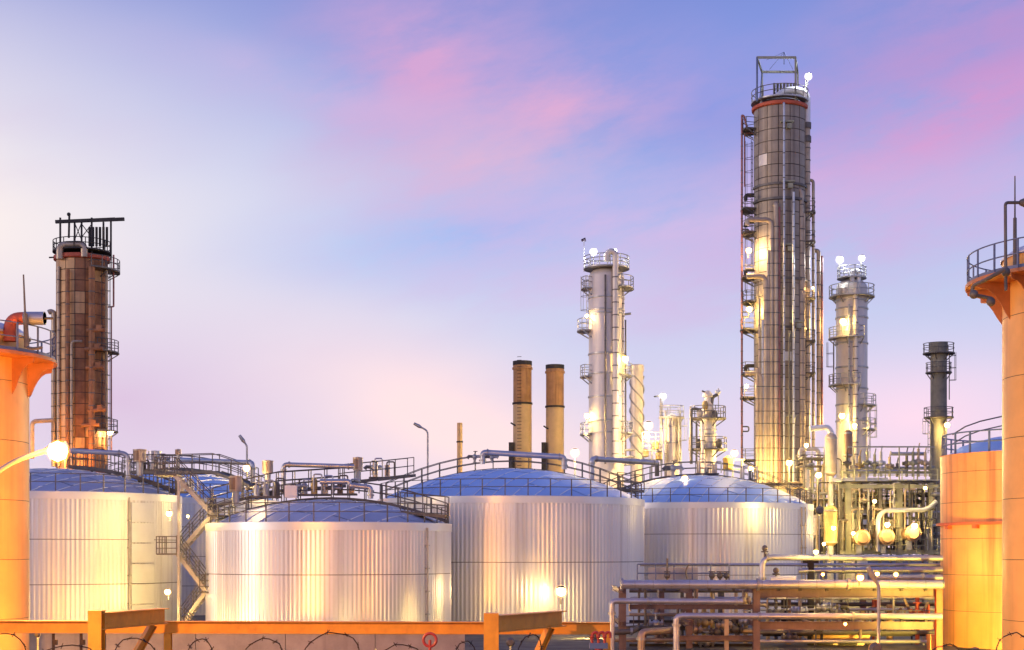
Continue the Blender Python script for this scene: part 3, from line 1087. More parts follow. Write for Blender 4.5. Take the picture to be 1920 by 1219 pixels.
# open frame over the head
fb = []
zt0 = ztop + 0.15
fl = {'fl': (1413, -2.2), 'fr': (1484, -2.2), 'br': (1504, 2.4), 'bl': (1436, 2.4)}
ztp = zz(121, Yt)
cor = {k: V3((px - CX) / F * Yt, Yt + dy, 0) for k, (px, dy) in fl.items()}
for k, p in cor.items():
    MB().beam(V3(p.x, p.y, zt0), V3(p.x, p.y, ztp), 0.17, 0.17).build('post', M['frame' if k != 'fl' else 'steelblue'], tt, False)
for a, b in (('fl', 'fr'), ('fr', 'br'), ('br', 'bl'), ('bl', 'fl')):
    MB().beam(cor[a] + V3(0, 0, ztp), cor[b] + V3(0, 0, ztp), 0.16, 0.22).build('top_beam', M['frame'], tt, False)
MB().beam(cor['bl'] + V3(0, 0, ztp - 3), cor['br'] + V3(0, 0, ztp - 3), 0.1, 0.1).build('cross_beam', M['steelblue'], tt, False)
MB().beam(cor['fl'] + V3(0.3, 0, zt0 + 0.3), cor['bl'] + V3(0, 0, ztp), 0.1, 0.1).build('brace', M['steelblue'], tt, False)
ap = P(1470, 98, Yt)
MB().tube([V3(ap.x, ap.y, ztp), ap], 0.05, 6).build('mast', M['steelblue'], tt)
for k in ('fl', 'br', 'bl'):
    q = cor[k] + V3(0, 0, ztp)
    MB().tube([ap, q + (V3(ap.x, ap.y, ztp) - q) * 0.35], 0.025, 5).build('stay', M['steelblue'], tt)
platform(tt, ct, rt - 0.5, rt + 0.3, zt0 + 0.5, 0, 359.9, 1.1, 'steel', 0.04, False, 'galv')
for i in range(7):
    q = P(1452 + i * 6.2, 176, Yt + 0.8)
    MB().tube([q, q + V3(0, 0, 1.1)], 0.13, 8).build('vent_stub', M['soot'], tt)
for px in (1428, 1440, 1460):
    MB().tube(bend([P(px, 195, Yt - 1), P(px, 185, Yt - 1), P(px + 14, 185, Yt - 1)], 0.3), 0.18, 8).build('head_pipe', M['pipe'], tt)
lamp(tt, P(1516, 143, Yt - 0.8), 0.42, 25, COOL)
MB().tube([P(1511, 172, Yt), P(1511, 146, Yt)], 0.08, 6).build('lamp_post', M['frame'], tt)
lamp(tt, P(1404, 470, Yt - 1.6), 0.36, 90, WARM)
lamp(tt, P(1405, 580, Yt - 1.6), 0.36, 90, YEL)
lamp(tt, P(1400, 724, Yt - 1.6), 0.25, 40, WARM)
lamp(tt, P(1408, 880, Yt - 6), 0.42, 260, YEL)
lamp(tt, P(1480, 868, Yt - 9), 0.4, 260, YEL)
MB().tube([P(1480, 920, Yt - 8.6), P(1480, 872, Yt - 8.6)], 0.08, 6).build('lamp_post', M['steel'], tt)
lamp(tt, P(1524, 540, Yt - 1.6), 0.14, 40, WARM)

# ------------------------------------------------------------------ rust brown tower at the left
Yl = 150.0
cl = col_at(154, Yl)
rl_ = S(47, Yl)
tl = thing('distillation_tower', 'rust brown tower with dark frame on its head, behind the left tank', 'tower', cl)
zl = zz(488, Yl)
MB().lathe(cl, [(rl_ - 0.07, 0), (rl_ - 0.07, zl), (rl_ * 0.7, zl + 0.5), (0.01, zl + 0.9)], 40).build('shell', M['core'], tl)
rnd = random.Random(3)


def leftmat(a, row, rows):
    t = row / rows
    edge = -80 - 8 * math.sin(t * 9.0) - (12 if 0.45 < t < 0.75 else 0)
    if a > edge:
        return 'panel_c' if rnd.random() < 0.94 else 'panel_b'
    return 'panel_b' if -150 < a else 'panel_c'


clad(tl, cl, rl_, 0.8, zl - 0.2, 30, 16, leftmat, 12.0)
MB().lathe(cl, [(rl_ + 0.02, zl - 0.2), (rl_ + 0.25, zl - 0.1), (rl_ + 0.25, zl + 0.25), (rl_ + 0.02, zl + 0.3)], 40).build('red_ring', M['redring'], tl)
MB().tube([P(92, 483, Yl - 1), P(112, 482, Yl - 1)], 0.08, 6).build('spout', M['soot'], tl)
zf = zz(413, Yl)
for y0 in (-1.6, 1.6):
    MB().beam(P(104, 416, Yl + y0), P(216 if y0 > 0 else 233, 411, Yl + y0), 0.25, 0.32).build('top_beam', M['soot'], tl, False)
for px in (113, 140, 153, 172, 194, 208):
    for y0 in ((-1.6, 1.6) if px in (113, 172, 208) else (0.4,)):
        a = P(px, 470, Yl + y0)
        MB().beam(V3(a.x, a.y, zl + 0.3), V3(a.x, a.y, zf - 0.1), 0.16 if y0 else 0.1, 0.16 if y0 else 0.1).build('post', M['soot'], tl, False)
for a, b in (((140, 418), (153, 450)), ((153, 418), (140, 450)), ((153, 420), (172, 445)), ((172, 420), (153, 445))):
    MB().tube([P(*a, Yl + 0.4), P(*b, Yl + 0.4)], 0.05, 5).build('brace', M['soot'], tl)
for i in range(6):
    q = P(168 + i * 6.5, 462, Yl - 0.6 + 0.3 * (i % 2))
    MB().tube([q, q + V3(0, 0, S(36, Yl))], 0.13, 8).build('vent_stub', M['soot'], tl)
MB().tube(bend([P(112, 486, Yl - 2.4), P(112, 459, Yl - 2.4), P(158, 458, Yl - 2.4), P(158, 482, Yl - 2.4)], 1.2), 0.36, 12).build('overhead_pipe', M['pipebrown'], tl)
MB().tube([P(129, 446, Yl), P(130, 403, Yl)], 0.11, 8).ball(P(129, 402, Yl), 0.2).build('head_valve', M['soot'], tl)
platform(tl, cl, 0.3, rl_ + 0.35, zl + 0.8, 0, 359.9, 1.0, 'soot', 0.045, False)
platform(tl, cl, rl_, rl_ + 1.2, zz(508, Yl), -60, 30, 1.1, 'steel', 0.04)
platform(tl, cl, rl_, rl_ + 1.1, zz(660, Yl), -50, 25, 1.1, 'steel', 0.04)
platform(tl, cl, rl_, rl_ + 1.0, zz(808, Yl), -50, 25, 1.1, 'steel', 0.04)
vpipe(tl, 213, Yl, 478, 575, 0.09, 'riser', None, clips=False)
MB().tube([P(213, 575, Yl), P(200, 576, Yl)], 0.08, 6).build('pipe', M['riser'], tl)
vpipe(tl, 209, Yl + 0.4, 575, 845, 0.06, 'riser', None, clips=False)
vpipe(tl, 200, Yl - 1.5, 505, 870, 0.12, 'pipebrown', None, clips=False)
vpipe(tl, 101, Yl - 1, 586, 875, 0.26, 'pipebrown', [(-6, 2), (-4, -2)])
vpipe(tl, 110, Yl - 2, 500, 875, 0.16, 'pipebrown', None)
vpipe(tl, 127, Yl - rl_ - 0.3, 505, 875, 0.2, 'panel_c', None)
vpipe(tl, 172, Yl - rl_ - 0.3, 500, 875, 0.3, 'panel_c', None)
vpipe(tl, 134, Yl - rl_ - 0.4, 640, 875, 0.12, 'pipebrown', [(20, 0)])
for py, px in ((620, 180), (655, 176), (690, 178), (770, 182), (798, 170)):
    q = P(px, py, Yl - rl_ - 0.4)
    MB().tube([q - V3(0.9, 0, 0), q + V3(0.9, 0, 0.1)], 0.2, 8).box(q + V3(0.3, 0, 0.3), (0.5, 0.4, 0.5)).build('nozzle', M['panel_c'], tl)
lamp(tl, P(206, 812, Yl - 1), 0.3, 60, WARM)
lamp(tl, P(122, 846, Yl - 7), 0.4, 330, SODIUM)  # added lamp without a seen source, warms the tower's foot
MB().tube(bend([P(60, 860, Yl - 2), P(60, 790, Yl - 2), P(101, 788, Yl - 2)], 0.5), 0.22, 10).build('pipe', M['duct'], tl)
MB().tube([P(122, 900, Yl - 6.5), P(122, 850, Yl - 6.5)], 0.1, 8).build('lamp_post', M['steel'], tl)  # post for the added sodium lamp
ladder(tl, cl, rl_ + 0.2, -25, 12, zl, 'steel', True)


# ------------------------------------------------------------------ pale columns
def pale_column(label, px, wpx, Y, ytop, bands, mat='colwhite'):
    c = col_at(px, Y)
    r = S(wpx / 2, Y)
    z = zz(ytop, Y)
    T = thing('process_column', label, 'column', c)
    MB().lathe(c, [(r, 0), (r, z - 0.6), (r * 0.93, z - 0.25), (r * 0.7, z + 0.1), (r * 0.35, z + 0.3), (0.01, z + 0.36)], 40).build('shell', M[mat], T)
    for b in bands:
        MB().lathe(c, [(r, -0.09), (r + 0.09, -0.07), (r + 0.09, 0.07), (r, 0.09)], 40).build('band', M['galv'], T).location.z += zz(b, Y)
    return T, c, r, z


Ym = 150.0
tm, cm, rm, zm = pale_column('pale column with twin white lamps on its head, left of the spiral stack', 1137, 66, Ym, 508, (560, 583, 590, 665, 702, 745, 790, 812))
for b, a0, a1, wd in ((541, -60, 30, 1.0), (541, -210, -150, 0.8), (620, -215, -150, 1.2), (706, -205, -150, 0.9), (704, -40, 25, 0.9), (814, -205, -150, 0.9), (812, -40, 25, 0.9)):
    platform(tm, cm, rm, rm + wd, zz(b, Ym), a0, a1, 1.05, 'galv', 0.04)
platform(tm, cm, 0.2, rm + 0.55, zz(503, Ym), 0, 359.9, 1.1, 'galv', 0.045, False, rails=3)
vpipe(tm, 1154, Ym - rm - 0.3, 484, 870, 0.3, 'colwhite', [(0, 8), (-8, 6), (-8, -6), (0, -14)], n=14)
vpipe(tm, 1135, Ym - rm - 0.1, 515, 870, 0.09, 'steel', None)
vpipe(tm, 1168, Ym - 0.8, 520, 870, 0.14, 'colwhite', None)
vpipe(tm, 1173, Ym, 600, 870, 0.08, 'steel', None)
ladder(tm, cm, rm + 0.25, -205, zz(620, Ym), zz(515, Ym), 'galv', True)
for py in (590, 845, 858, 872):
    MB().tube([P(1165, py, Ym), P(1190 if py > 600 else 1183, py - 2, Ym)], 0.12, 8).build('nozzle', M['galv'], tm)
lamp(tm, P(1113, 472, Ym - 1), 0.42, 22, COOL)
MB().tube([P(1113, 500, Ym - 1), P(1113, 474, Ym - 1)], 0.06, 6).build('lamp_post', M['galv'], tm)
lamp(tm, P(1152, 471, Ym), 0.34, 18, COOL)
lamp(tm, P(1100, 592, Ym - 1), 0.2, 60, WARM)
lamp(tm, P(1172, 673, Ym - 1.6), 0.40, 90, YEL)
lamp(tm, P(1101, 780, Ym - 1), 0.34, 90, YEL)
ws = thing('windsock', 'small dark windsock on a thin pole above the twin lamp column', 'windsock', P(1095, 510, Ym))
MB().tube([P(1095, 510, Ym), P(1095, 449, Ym)], 0.035, 6).build('pole', M['galv'], ws)
MB().tube([P(1098, 449, Ym), P(1090, 451, Ym)], [0.2, 0.12], 8).build('sock', M['cloth'], ws)

Yr = 158.0
tr, cr, rr_, zr_ = pale_column('pale column with two bright lamps on its head, right of the tallest tower', 1597, 58, Yr, 530, (565, 580, 597, 645, 690, 730, 760, 790))
platform(tr, cr, rr_, rr_ + 0.75, zz(556, Yr), 0, 359.9, 1.1, 'galv', 0.045, True)
platform(tr, cr, 0.2, rr_ - 0.1, zz(521, Yr), 0, 359.9, 1.1, 'galv', 0.05, False, rails=3)
for b, a0, a1, wd in ((634, -210, -70, 0.8), (722, -210, -80, 0.8), (760, -70, 20, 0.9), (805, -60, 25, 0.9)):
    platform(tr, cr, rr_, rr_ + wd, zz(b, Yr), a0, a1, 1.05, 'galv', 0.04)
vpipe(tr, 1604, Yr - rr_ - 0.2, 530, 870, 0.26, 'colwhite', None, n=12)
vpipe(tr, 1592, Yr - rr_ - 0.15, 570, 870, 0.1, 'galv', None)
MB().tube(bend([P(1598, 540, Yr - 1), P(1598, 508, Yr - 1), P(1610, 508, Yr - 1), P(1610, 540, Yr - 1)], 0.6), 0.26, 12).build('overhead_pipe', M['white'], tr)
for px in (1583, 1601):
    MB().ball(P(px, 545, Yr - rr_ * 0.6), 0.55, 12).build('manhole', M['colwhite'], tr)
ladder(tr, cr, rr_ + 0.25, -200, zz(725, Yr), zz(640, Yr), 'galv', True)
ladder(tr, cr, rr_ + 0.25, -25, zz(860, Yr), zz(760, Yr), 'galv', True)
lamp(tr, P(1575, 487, Yr - 1), 0.45, 22, COOL)
lamp(tr, P(1616, 484, Yr - 1), 0.40, 22, COOL)
for px in (1575, 1616):
    MB().tube([P(px, 520, Yr - 1), P(px, 490, Yr - 1)], 0.05, 6).build('lamp_post', M['galv'], tr)
lamp(tr, P(1581, 603, Yr - rr_ - 0.5), 0.42, 90, YEL)
lamp(tr, P(1579, 780, Yr - rr_ - 0.5), 0.40, 90, YEL)
lamp(tr, P(1602, 798, Yr - rr_ - 0.5), 0.3, 60, YEL)

# ------------------------------------------------------------------ spiral stack
Ys = 156.0
cs_ = col_at(1194, Ys)
ts = thing('spiral_stack', 'cream stack wound with helical wind fins, beside the twin lamp column', 'chimney', cs_)
r_ = S(12, Ys)
z_ = zz(684, Ys)
MB().lathe(cs_, [(r_, 0), (r_, z_ - 0.7), (r_ * 1.12, z_ - 0.7), (r_ * 1.12, z_ - 0.1), (r_ * 0.9, z_), (r_ * 0.9, z_ - 1)], 28).build('shaft', M['colwhite'], ts)
for k in range(3):
    pts = [(cs_.x + (r_ + 0.06) * math.cos(k * 2.094 + i * 0.3), cs_.y + (r_ + 0.06) * math.sin(k * 2.094 + i * 0.3), z_ - 1.2 - i * 0.21) for i in range(44)]
    MB().tube(pts, 0.08, 5).build('helical_fin', M['galv'], ts)
MB().lathe(cs_, [(r_, 0), (r_ + 0.08, 0), (r_ + 0.08, 0.2), (r_, 0.2)], 24).build('band', M['galv'], ts).location.z += zz(820, Ys)


# ------------------------------------------------------------------ ochre stacks
def ochre(label, px, wpx, Y, ytop, ymid):
    c = col_at(px, Y)
    r = S(wpx / 2, Y)
    z, zmid = zz(ytop, Y), zz(ymid, Y)
    T = thing('flue_stack', label, 'chimney', c, 'ochre flue stacks')
    MB().lathe(c, [(r, 0), (r, zmid)], 36).build('lower_shaft', M['stack'], T)
    MB().lathe(c, [(r * 0.985, zmid), (r * 0.985, z - 0.9)], 36).build('upper_shaft', M['stackrust'], T)
    MB().lathe(c, [(r, zmid - 0.12), (r + 0.09, zmid - 0.1), (r + 0.09, zmid + 0.1), (r * 0.98, zmid + 0.12)], 36).build('band', M['soot'], T)
    MB().lathe(c, [(r * 0.985, z - 0.9), (r + 0.1, z - 0.9), (r + 0.1, z - 0.7), (r, z - 0.6), (r, z), (r * 0.88, z), (r * 0.88, z - 2)], 36).build('crown', M['stackrust'], T)
    MB().lathe(c, [(r + 0.003, z - 0.45), (r + 0.03, z - 0.45), (r + 0.03, z + 0.02), (r * 0.87, z + 0.02)], 36).build('lip', M['soot'], T)
    q = P(px - wpx / 2 - 4, 838, Y - 0.5)
    MB().box(q + V3(0, 0, -1.2), (0.5, 0.6, 3.4)).build('flue_box', M['soot'], T, False)
    MB().tube([P(px - wpx / 2 - 4, ymid + 36, Y - 0.5), P(px - wpx / 2 + 4, ymid + 41, Y - r * 0.8)], 0.09, 6).build('sample_spout', M['soot'], T)
    return T, c, r


so, co_, ro_ = ochre('left and taller of the two rust streaked ochre stacks, with rungs', 979.5, 35, 168, 678, 757)
rg = MB()
for i in range(40):
    z = 12 + i * 0.38
    a = R(-108)
    d = V3(math.cos(a), math.sin(a), 0)
    t = V3(-math.sin(a), math.cos(a), 0)
    q = co_ + d * (ro_ + 0.1) + V3(0, 0, z)
    rg.tube([q - t * 0.25, q + t * 0.25], 0.03, 5)
rg.build('rungs', M['soot'], so)
ochre('right and shorter of the two rust streaked ochre stacks', 1040.5, 34, 168, 685, 763)
st_ = thing('vent_pipe', 'thin brown vent pipe rising alone behind the middle blue dome', 'chimney', col_at(862, 150))
MB().lathe(col_at(862, 150), [(0.27, 0), (0.27, zz(793, 150)), (0.2, zz(793, 150)), (0.2, zz(796, 150))], 16).build('shaft', M['stack'], st_)
MB().lathe(col_at(862, 150), [(0.27, 0), (0.33, 0), (0.33, 0.15), (0.27, 0.15)], 16).build('band', M['soot'], st_).location.z += zz(830, 150)

# ------------------------------------------------------------------ dark olive stack at the right
Yd = 170.0
cd = col_at(1760, Yd)
td = thing('flare_stack', 'slim olive grey stack with three railed galleries, left of the orange tank', 'chimney', cd)
rd = S(15, Yd)
zd = zz(643, Yd)
MB().lathe(cd, [(rd, 0), (rd, zd - 1.2), (rd * 1.12, zd - 1.2), (rd * 1.12, zd), (rd * 0.9, zd), (rd * 0.9, zd - 2)], 28).build('shaft', M['olive'], td)
for py, wd in ((662, 0.75), (698, 0.45), (782, 0.65)):
    platform(td, cd, rd, rd + wd + 0.1, zz(py, Yd), 0, 359.9, 1.05, 'steel', 0.04)
ladder(td, cd, rd + 0.25, -20, zz(750, Yd), zz(662, Yd), 'steel', True)
ladder(td, cd, rd + 0.25, -170, zz(850, Yd), zz(785, Yd), 'steel', True)
lamp(td, P(1776, 797, Yd - 2), 0.38, 90, YEL)

# ------------------------------------------------------------------ small columns in the middle distance
Yk = 148.0
tk, ck, rk, zk = pale_column('short pale column with a star bright lamp at its railed head', 1259, 27, Yk, 782, (800, 830))
platform(tk, ck, rk, rk + 0.55, zz(782, Yk), 0, 359.9, 1.05, 'galv', 0.04)
vpipe(tk, 1240, Yk, 752, 870, 0.14, 'galv', [(0, 6), (4, 3), (4, -3)])
vpipe(tk, 1248, Yk - 1, 770, 870, 0.1, 'galv', None)
vpipe(tk, 1275, Yk - 0.5, 770, 870, 0.1, 'galv', None)
ladder(tk, ck, rk + 0.2, -30, zz(868, Yk), zz(785, Yk), 'galv', True)
lamp(tk, P(1243, 743, Yk), 0.4, 22, COOL)
MB().tube([P(1226, 744, Yk), P(1240, 742, Yk)], 0.09, 6).build('lamp_arm', M['steel'], tk)

Yq = 146.0
tq, cq, rq, zq = pale_column('short ornate column with two railed galleries and a valve tree on top', 1327, 30, Yq, 786, (806, 815))
platform(tq, cq, rq, rq + 1.0, zz(784, Yq), 0, 359.9, 1.1, 'steel', 0.04)
platform(tq, cq, rq, rq + 1.1, zz(842, Yq), 0, 359.9, 1.1, 'steel', 0.04)
MB().lathe(cq, [(0.5, zz(786, Yq)), (0.5, zz(770, Yq)), (0.62, zz(770, Yq)), (0.62, zz(767, Yq)), (0.35, zz(764, Yq)), (0.35, zz(745, Yq)), (0.5, zz(744, Yq)), (0.5, zz(740, Yq)), (0.2, zz(733, Yq)), (0.01, zz(732, Yq))], 18).build('valve_tree', M['colwhite'], tq)
MB().tube(bend([P(1334, 762, Yq), P(1336, 744, Yq), P(1346, 740, Yq)], 0.3), 0.16, 8).build('side_pipe', M['steel'], tq)
MB().tube([P(1347, 775, Yq), P(1347, 728, Yq)], 0.05, 6).build('mast', M['galv'], tq)
MB().tube([P(1316, 733, Yq), P(1326, 737, Yq)], 0.09, 6).build('spout', M['steel'], tq)
MB().ball(P(1346, 735, Yq), 0.28, 10).build('gauge_head', M['white'], tq)
vpipe(tq, 1296, Yq - 1, 768, 870, 0.15, 'steel', [(8, 2), (10, -4)])
vpipe(tq, 1306, Yq - 1, 790, 870, 0.1, 'steel', None)
vpipe(tq, 1318, Yq - 1.6, 795, 870, 0.2, 'colwhite', None)
for px, py, m_ in ((1312, 775, 'colwhite'), (1322, 760, 'vesselyellow'), (1340, 778, 'steel'), (1332, 765, 'colwhite'), (1348, 832, 'steel'), (1310, 832, 'steel')):
    MB().ball(P(px, py, Yq - 0.9), 0.32, 10, 0, 1.5).build('valve_body', M[m_], tq)

# platform steelwork lit from inside, between the short columns
tp = thing('equipment_platform', 'lit steel equipment platform between the spiral stack and the short columns', 'platform', P(1215, 880, 147))
for px in (1205, 1222, 1240):
    a = P(px, 830, 147)
    MB().beam(V3(a.x, 147, 0), a, 0.15, 0.15).build('post', M['galv'], tp, False)
for py in (828, 845, 862):
    MB().beam(P(1204, py, 147), P(1242, py, 147), 0.16, 0.16).build('beam', M['frame'], tp, False)
    railing_run(tp, [P(1204, py, 146.4), P(1242, py, 146.4)], 0.9, 0.035, 0.6, 2, 'galv')
for px, py in ((1210, 850), (1230, 836), (1236, 855)):
    MB().lathe(P(px, py + 8, 147), [(0.01, 0), (0.35, 0.1), (0.35, 0.7), (0.01, 0.9)], 12).build('drum', M['vesselyellow'], tp)
lamp(tp, P(1216, 798, 146), 0.5, 110, WARM)
lamp(tp, P(1213, 818, 146), 0.35, 90, WARM)
MB().tube([P(1216, 830, 146.5), P(1216, 800, 146.5)], 0.06, 6).build('lamp_post', M['galv'], tp)
tp2 = thing('equipment_platform', 'low lit platform and pipes right of the ornate short column', 'platform', P(1375, 890, 147))
for py in (862, 880):
    MB().beam(P(1355, py, 147), P(1396, py, 147), 0.14, 0.14).build('beam', M['frame'], tp2, False)
for px in (1358, 1374, 1392):
    a = P(px, 862, 147)
    MB().beam(V3(a.x, 147, 0), a, 0.13, 0.13).build('post', M['galv'], tp2, False)
MB().lathe(P(1365, 882, 147), [(0.01, 0), (0.5, 0.15), (0.5, 1.2), (0.01, 1.5)], 14).build('drum', M['vesselyellow'], tp2)
lamp(tp2, P(1377, 850, 146.5), 0.42, 90, YEL)
tp3 = thing('lamp_mast', 'short lamp mast behind the middle dome, right of the ochre stacks', 'lamp', col_at(1078, 135))
MB().tube([col_at(1078, 135), P(1078, 852, 135)], 0.08, 8).build('pole', M['galv'], tp3)
lamp(tp3, P(1078, 849, 134.6), 0.45, 90, WARM)

# ------------------------------------------------------------------ near cream columns with bracketed galleries
def cream_column(label, cx, Y, r, zdeck, r1, mat, fin_n, top_extra=0.9):
    c = V3(cx, Y, 0)
    T = thing('process_column', label, 'column', c)
    z = 0.0
    k = 0
    hts = []
    while z < zdeck + top_extra - 0.05:
        z2 = min(z + 2.35, zdeck + top_extra)
        MB().lathe(c, [(r, z + 0.012), (r, z2 - 0.012), (r - 0.012, z2 - 0.006)], 72).build('shell_course', M[mat], T)
        z = z2
    MB().lathe(c, [(r - 0.02, 0), (r - 0.02, zdeck)], 64).build('inner_shell', M['core'], T)
    zt = zdeck + top_extra
    MB().lathe(c, [(r + 0.06, zt - 0.05), (r + 0.06, zt + 0.04), (r * 0.9, zt + 0.32), (r * 0.6, zt + 0.62), (r * 0.3, zt + 0.78), (0.01, zt + 0.84)], 64).build('roof', M['white'], T)
    dk = MB().arcslab(c, r + 0.01, r1, zdeck - 0.13, zdeck, 0, 2 * PI, 60).build('deck', M['bracket'], T)
    for i in range(fin_n):
        a = 2 * PI * (i + 0.25) / fin_n
        d = V3(math.cos(a), math.sin(a), 0)
        t = V3(-math.sin(a), math.cos(a), 0)
        w = r1 - r
        prof = [(r, zdeck - 0.14), (r1 - 0.08, zdeck - 0.14), (r1 - 0.08, zdeck - 0.3)]
        for q in range(6):
            u = q / 5
            prof.append((r1 - 0.12 - (w - 0.3) * u ** 0.8, zdeck - 0.34 - 0.95 * u ** 1.9))
        prof.append((r, zdeck - 1.55))
        n = len(prof)
        vs = [c + d * rr + t * s + V3(0, 0, z) for s in (-0.02, 0.02) for rr, z in prof]
        MB().add(vs, [tuple(range(n)), tuple(range(2 * n - 1, n - 1, -1))] + [(j, (j + 1) % n, n + (j + 1) % n, n + j) for j in range(n)]).build('bracket', M['bracket'], T, False)
    rb = MB()
    for zz_ in (1.1, 0.55):
        rb.arctube(c, r1 - 0.08, zdeck + zz_, 0, 2 * PI, 0.026, 60, 6)
    rb.arcslab(c, r1 - 0.1, r1 - 0.085, zdeck, zdeck + 0.14, 0, 2 * PI, 60)
    rl = rb.build('railing', M['steelblue'], T)
    pm = local_mesh('post', MB().box((0, 0, 0.55), (0.05, 0.07, 1.1)), M['steelblue'], False)
    n = int(2 * PI * r1 / 1.15)
    for i in range(n):
        a = 2 * PI * i / n
        inst('post', pm, rl, c + V3(math.cos(a), math.sin(a), 0) * (r1 - 0.08) + V3(0, 0, zdeck), a)
    return T, c


tn, cn = cream_column('cream column cut by the left picture edge, with bracketed gallery', -22.75, 60, 3.2, zz(672, 60), 4.3, 'cream', 14)
MB().tube(bend([P(19, 640, 58.5), P(19, 597, 58.5), P(84, 597, 58.5)], 0.75, 8), 0.25, 16).build('elbow_pipe', M['redring'], tn)
MB().tube([P(46, 597, 58.5), P(84, 597, 58.5)], 0.262, 16).build('pipe_jacket', M['pipe'], tn)
MB().tube([P(84, 597, 58.5), P(100, 597, 58.5)], 0.05, 8).build('drain_stub', M['steel'], tn)
MB().tube([P(44, 515, 58), P(47, 588, 58), P(47.5, 588, 58), P(50, 652, 58)], [0.03, 0.045, 0.09, 0.11], 8).build('lightning_rod', M['steel'], tn)
MB().tube(bend([P(52, 652, 57), P(62, 654, 56.3), P(78, 652, 56)], 0.2), 0.06, 8).build('hose', M['steel'], tn)
tf, cf = cream_column('tall cream column cut by the right picture edge, with bracketed gallery', 22.4, 58, 3.2, zz(527, 58), 4.6, 'cream', 14)
MB().tube(bend([P(1886, 545, 55), P(1885, 380, 55), P(1916, 380, 55)], 0.12), 0.06, 8).build('lamp_arm', M['steel'], tf)
MB().tube([P(1912, 380, 55), P(1924, 380, 55)], [0.1, 0.2], 12).build('lamp_hood', M['steel'], tf)
MB().tube([P(1903, 330, 57), P(1903, 408, 57), P(1903, 409, 57), P(1903, 505, 57)], [0.025, 0.035, 0.07, 0.08], 8).build('lightning_rod', M['steel'], tf)
MB().tube(bend([P(1884, 505, 54.4), P(1850, 524, 54.6), P(1824, 536, 55.4), P(1822, 552, 55.4), P(1860, 560, 55.4)], 0.3), 0.07, 8).build('cable_conduit', M['steel'], tf)
for px, py in ((1886, 510), (1826, 552), (1858, 566)):
    MB().ball(P(px, py, 54.8), 0.17, 10).build('junction_box', M['steel'], tf)

# ------------------------------------------------------------------ orange lit tank at the right
Yo = 80.0
co2 = V3(28.25, Yo, 0)
to_ = thing('storage_tank', 'smooth peach tank glowing yellow at its foot, between pipe rack and right column', 'storage tank', co2)
ro2 = 5.1
zo = zz(842, Yo - ro2)
zlev = [0, 1.9, 3.8, 5.7, 7.6, 9.2, zo]
for a, b in zip(zlev[:-1], zlev[1:]):
    MB().lathe(co2, [(ro2, a + 0.012), (ro2, b - 0.012)], 80).build('shell_course', M['peach'], to_)
MB().lathe(co2, [(ro2 - 0.02, 0), (ro2 - 0.02, zo)], 64).build('inner_shell', M['core'], to_)
MB().lathe(co2, [(ro2 + 0.015, zo - 0.55), (ro2 + 0.02, zo - 0.02), (ro2 + 0.05, zo), (ro2 - 0.4, zo + 0.02)], 80).build('rim_band', M['peach'], to_)
zb = zz(978, Yo - ro2)
MB().arcslab(co2, ro2 + 0.01, ro2 + 0.22, zb - 0.12, zb + 0.02, 0, 2 * PI, 72).build('wind_girder', M['redring'], to_)
for a in range(-170, 0, 24):
    d = V3(math.cos(R(a)), math.sin(R(a)), 0)
    MB().box(co2 + d * (ro2 + 0.12) + V3(0, 0, zb - 0.22), (0.22, 0.3, 0.18), R(a)).build('girder_clip', M['redring'], to_, False)
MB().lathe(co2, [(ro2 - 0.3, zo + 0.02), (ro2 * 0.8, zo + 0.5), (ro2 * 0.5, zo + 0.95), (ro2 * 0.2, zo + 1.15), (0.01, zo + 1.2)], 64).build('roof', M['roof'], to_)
rb = MB()
for q in (1.1, 0.55):
    rb.arctube(co2, ro2 - 0.1, zo + q, 0, 2 * PI, 0.04, 60, 6)
rlo = rb.build('railing', M['steelblue'], to_)
pm = local_mesh('post', MB().box((0, 0, 0.55), (0.07, 0.09, 1.12)), M['steelblue'], False)
for i in range(26):
    a = 2 * PI * i / 26
    inst('post', pm, rlo, co2 + V3(math.cos(a), math.sin(a), 0) * (ro2 - 0.1) + V3(0, 0, zo), a)
ar = [P(1786, 815, 79), P(1810, 800, 79), P(1838, 790, 79.5), P(1900, 776, 80), P(1950, 770, 80)]
MB().tube(ar, 0.04, 6).tube([p - V3(0, 0, 0.5) for p in ar], 0.035, 6).build('stair_handrail', M['steel'], to_)

# ------------------------------------------------------------------ pipe rack
pr = thing('pipe_rack', 'brown steel pipe rack carrying grey pipes in front of the rear tank', 'pipe rack', P(1450, 1219, 78))


def rb_(T, a, b, w, h, mat='rackbeam', name='beam'):
    return MB().ibeam(a, b, w, h, 0.03).build(name, M[mat], T, False)


